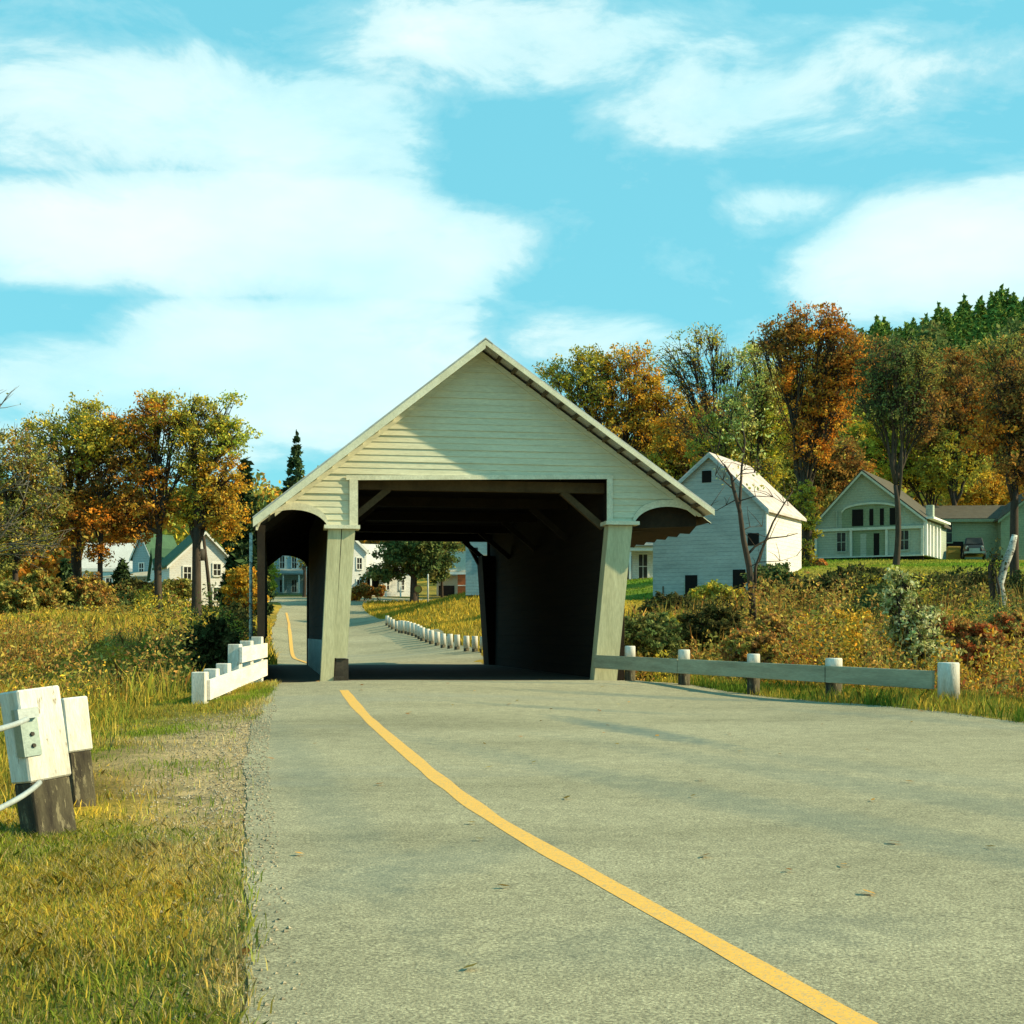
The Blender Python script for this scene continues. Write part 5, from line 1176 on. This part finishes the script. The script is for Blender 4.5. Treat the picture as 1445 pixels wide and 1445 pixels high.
# beyond the bridge: golden grass beside the road, lawn
x, y = scatter(rs, -14, 6, 47, 110, 70000); z = g(x, y)-.03
c = gcol(rs, x, y); c = c*.5+np.array((.50,.35,.05))*.5
blades('field_grass', np.c_[x, y, z], rs.uniform(.1, .4, len(x)), rs.uniform(.02, .05, len(x))*(y/60), c, 'golden grass on the bank beyond the bridge', 'grass', 10)
x, y = scatter(rs, 5, 50, 70, 104, 60000); z = g(x, y)-.02
c = ground_col(x, y)*rs.uniform(.8, 1.25, (len(x), 1))
blades('lawn_grass', np.c_[x, y, z], rs.uniform(.06, .16, len(x)), rs.uniform(.04, .09, len(x)), c, 'mown green lawn in front of the gabled house', 'grass', 11)
# leafy brush: masses of small leaves
def brush(name, label, x0, x1, y0, y1, n, pals, hmax, leaf, seed, dens=None, mscale=2.2):
    rs = np.random.RandomState(seed); x, y = scatter(rs, x0, x1, y0, y1, n, dens)
    hh = hmax*(.10+1.45*sstep(.28, .85, vnoise(x, y, mscale, seed+1)*.65+vnoise(x, y, mscale*.35, seed+2)*.35)**1.5)
    hh = hh*np.where(x > 0, 1-.62*sstep(44, 58, y), 1.0)
    z = g(x, y)+hh*rs.uniform(0, 1, len(x))**.6
    pn = vnoise(x, y, mscale*1.4, seed+3)*.999; pi = (np.clip((pn-.15)/.7, 0, .999)*len(pals)).astype(int)
    c = np.zeros((len(x), 3))
    for k_, p in enumerate(pals):
        m_ = pi == k_; q = np.array(PAL[p]); c[m_] = q[rs.randint(0, len(q), m_.sum())]
    c = np.clip(c*rs.uniform(1.0, 1.75, (len(x), 1)), 0, .8)
    o = link_mesh(name, mesh_quads(name, leaf_quads(rs, np.c_[x, y, z], leaf, aspect=1.8)*1.0, M['leaf'], c)); tag(o, label, 'brush', kind='stuff')
def dr(x, y): return (rdist(x, np.minimum(y, 29.9)) > 2.0)*1.0*((x > 3.6)|(y < 20))
brush('brush', 'tangled orange and tan brush on the bank behind the right guard rail', 3.6, 26, 17, 38, 300000, ['dkgreen','brush','gold','brush','red'], 1.15, .055, 71, dr, 1.3)
brush('brush', 'dry brown and gold brush climbing towards the barn', 3.4, 40, 38, 70, 260000, ['dark','brush','golive','dark','brush','olive'], 1.1, .085, 75, lambda x, y: sstep(63, 50, y)*1.0, 2.4)
brush('brush', 'low weedy growth with seed heads across the left field', -45, -5.8, 14, 70, 260000, ['golive','brush','gold','dark','olive','brush'], .6, .05, 81, lambda x, y: sstep(.25, .5, vnoise(x, y, 2.6, 90))*((x < -6.4) | (y > 31)), 1.5)
brush('brush', 'taller rusty brush on the slope left of the white board fence', -24, -5.9, 26, 47, 130000, ['brush','dark','golive','rust','gold'], 1.5, .06, 101, lambda x, y: ((x < -6.6) | (y > 31))*sstep(47, 42, y)*sstep(-24, -19, x), 1.8)
brush('brush', 'olive brush at the foot of the left tree row', -60, -18, 66, 86, 60000, ['olive','golive','dkgreen','brush'], .9, .12, 91, lambda x, y: sstep(66, 78, y)*.9, 3.0)
brush('brush', 'brush coloured dark for the shade on the bank beyond the far portal', -6.5, 3.5, 52, 82, 50000, ['dark','dkgreen','golive'], .6, .10, 95, lambda x, y: (x > xat(BRs, y)+3.6+(y-52)*.03)*1.0, 2.2)  # dark leaf colours stand in for the shadow lying on this bank
# upright dry stalks through the brush
rs = np.random.RandomState(64); x, y = scatter(rs, 3.6, 34, 18, 62, 9000, dr); z = g(x, y)
c = np.array(PAL['brush'])[rs.randint(0, 6, len(x))]*rs.uniform(.6, 1.5, (len(x), 1))
blades('weeds', np.c_[x, y, z], rs.uniform(.4, 1.25, len(x)), rs.uniform(.008, .02, len(x))*(y/30), c, 'tall dry weed stalks sticking out of the right bank brush', 'weeds', 65, .25)
rs = np.random.RandomState(66); x, y = scatter(rs, -40, -5.8, 14, 62, 22000, lambda x, y: ((x < -6.4) | (y > 31))*1.0); z = g(x, y)
c = np.array(PAL['brush'])[rs.randint(0, 6, len(x))]*rs.uniform(.6, 1.5, (len(x), 1))
blades('weeds', np.c_[x, y, z], rs.uniform(.3, .9, len(x)), rs.uniform(.008, .018, len(x))*(y/30), c, 'tall dry weed stalks across the left field', 'weeds', 67, .3)
rs = np.random.RandomState(45); x, y = scatter(rs, -7, 1.0, 3, 22, 60000, lambda x, y: np.clip(gravel(x, y)*.5+sstep(.5, .0, np.abs(dist_left(x, y)))*.6, 0, 1), -.25)
x2, y2 = scatter(rs, 3, 16, 9, 30, 30000, lambda x, y: sstep(.3, 0, np.abs(rdist(x, y)))*.8, -.25); x = np.r_[x, x2][:7000]; y = np.r_[y, y2][:7000]
n = len(x); c = np.c_[x, y, g(x, y)+.003]; sz = rs.uniform(.004, .016, (n, 1)); o6 = []
for ax in ((1,0,0),(0,1,0),(-1,0,0),(0,-1,0),(0,0,.7),(0,0,-.7)): o6.append(c+(np.array(ax)+rs.normal(size=(n,3))*.18)*sz)
T = []
for a_ in range(4):
    b_ = (a_+1) % 4; T += [np.stack([o6[a_], o6[b_], o6[4]], 1), np.stack([o6[b_], o6[a_], o6[5]], 1)]
T = np.stack(T, 1).reshape(-1, 3); cc = np.array((.34,.28,.18))*rs.uniform(.5, 1.25, (n, 1)); cc = np.repeat(cc, 8, axis=0)
m, nt, b = newmat('pebble'); at = N(nt, 'ShaderNodeAttribute', attribute_name='Col'); nt.links.new(at.outputs[0], b.inputs['Base Color']); b.inputs['Roughness'].default_value = .9
o = link_mesh('gravel', mesh_quads('gravel', T, m, cc, nv=3)); tag(o, 'loose gravel along the road edge and pull off', 'gravel', kind='stuff')
# fallen leaves on the road
rs = np.random.RandomState(44); n = 90; yy = rs.uniform(5, 29, n)**1.0; xl = xat(RLs, yy); xr_ = xat(RRs, yy); xx = xl+(xr_-xl)*rs.uniform(0, 1, n)**1.3
c = np.c_[xx, yy, g(xx, yy)+.02]
a = rs.uniform(0, 6.28, n); d = np.c_[np.cos(a), np.sin(a), rs.uniform(-.2, .2, n)]*rs.uniform(.02, .055, (n, 1)); d2 = np.c_[-np.sin(a), np.cos(a), rs.uniform(-.2, .4, n)]*rs.uniform(.012, .035, (n, 1))
q = np.stack([c-d, c+d2, c+d, c-d2], 1).reshape(-1, 3)
o = link_mesh('fallen_leaves', mesh_quads('fallen_leaves', q, M['leaf'], pal_cols(rs, 'rust', rs.randint(0,5,n), n))); tag(o, 'scattered brown leaves lying on the asphalt', 'leaves', kind='stuff')

# ------------------------------------------------------------------ camera
cam = bpy.data.cameras.new('camera'); co = bpy.data.objects.new('camera', cam); C.objects.link(co); S.camera = co
co.location = (0, 0, CZ); co.rotation_euler = (rad(90), 0, 0)
cam.sensor_width = 36; cam.lens = K/1445*36; cam.shift_y = (HV-722.5)/1445; cam.clip_end = 4000; cam.clip_start = .1

# ------------------------------------------------------------------ light
SUN_EL, SUN_AZ = rad(32), rad(-6)      # azimuth measured from +x towards +y
tov = Vector((math.cos(SUN_EL)*math.cos(SUN_AZ), math.cos(SUN_EL)*math.sin(SUN_AZ), math.sin(SUN_EL)))
sl = bpy.data.lights.new('sun', 'SUN'); sl.energy = 5.0; sl.angle = rad(.6); sl.color = (1, .85, .52)
so = bpy.data.objects.new('sun', sl); C.objects.link(so); so.rotation_euler = tov.to_track_quat('Z', 'Y').to_euler()

W = bpy.data.worlds.new('World'); S.world = W; W.use_nodes = True; nt = W.node_tree; L = nt.links
bg = nt.nodes['Background']; sky = N(nt, 'ShaderNodeTexSky', sky_type='NISHITA'); sky.sun_disc = False; sky.sun_elevation = SUN_EL; sky.sun_rotation = math.pi/2-SUN_AZ
sky.air_density = 1.0; sky.dust_density = .4; sky.ozone_density = 1.0
tc = N(nt, 'ShaderNodeTexCoord')
sep = N(nt, 'ShaderNodeSeparateXYZ'); L.new(tc.outputs['Generated'], sep.inputs[0])
def math_(op, a, b=None, c=None, clamp=False):
    n = N(nt, 'ShaderNodeMath', operation=op); n.use_clamp = clamp
    for i, v in enumerate((a, b, c)):
        if v is None: continue
        if hasattr(v, 'node'): L.new(v, n.inputs[i])
        else: n.inputs[i].default_value = v
    return n.outputs[0]
az = math_('ARCTAN2', sep.outputs[0], sep.outputs[1]); el = math_('ARCSINE', sep.outputs[2])
comb = N(nt, 'ShaderNodeCombineXYZ'); L.new(az, comb.inputs[0]); L.new(math_('MULTIPLY', el, 2.2), comb.inputs[1])
n1 = N(nt, 'ShaderNodeTexNoise', i_Scale=7.5, i_Detail=11.0, i_Roughness=.62); L.new(comb.outputs[0], n1.inputs[0])
n1.inputs['Distortion'].default_value = .35
def blob(u, v, ru, rv, amp):
    a0 = math.atan((u-CU)/K); e0 = math.atan((HV-v)/K*math.cos(a0)); ra, re = ru/K, rv/K
    dx = math_('DIVIDE', math_('SUBTRACT', az, a0), ra); dy = math_('DIVIDE', math_('SUBTRACT', el, e0), re)
    d = math_('ADD', math_('MULTIPLY', dx, dx), math_('MULTIPLY', dy, dy))
    return math_('MULTIPLY', math_('SUBTRACT', 1.0, d, clamp=True), amp)
cov = None
for q in [(380,330,400,110,.95),(600,370,170,75,.8),(60,330,260,80,.8),(430,520,330,130,.85),(150,540,260,70,.6),(1330,370,230,110,.95),(1100,295,110,40,.45),(1420,300,160,60,.5),(850,480,180,50,.45),(560,440,150,50,.5),
          (300,180,420,110,.6),(1100,120,300,90,.5),(700,60,400,80,.4),(200,620,300,60,.5)]:
    bb = blob(*q); cov = bb if cov is None else math_('MAXIMUM', cov, bb)
dens = math_('ADD', cov, math_('MULTIPLY', math_('SUBTRACT', n1.outputs[0], .5), 1.5))
mask = ramp(nt, dens, [(.02, (0,0,0)), (.20, (.22,.22,.22)), (.36, (.72,.72,.72)), (.62, (.95,.95,.95)), (1.0, (1,1,1))])
skyc = mixc(nt, 1.0, sky.outputs[0], (.8, 1.25, 1.0), 'MULTIPLY')
skyc = mixc(nt, .72, skyc, (2.0, 6.9, 8.4))
n2 = N(nt, 'ShaderNodeTexNoise', i_Scale=4.0, i_Detail=5.0, i_Roughness=.5); L.new(comb.outputs[0], n2.inputs[0])
cloudc = ramp(nt, n2.outputs[0], [(.32, (5.4,8.7,9.0)), (.66, (8.2,9.5,9.1))])
fin = mixc(nt, mask, skyc, cloudc)
L.new(fin, bg.inputs[0]); bg.inputs[1].default_value = .08
S.view_settings.view_transform = 'Standard'; S.view_settings.look = 'None'; S.view_settings.exposure = .55; S.view_settings.gamma = 1
S.cycles.max_bounces = 6; S.cycles.transparent_max_bounces = 4
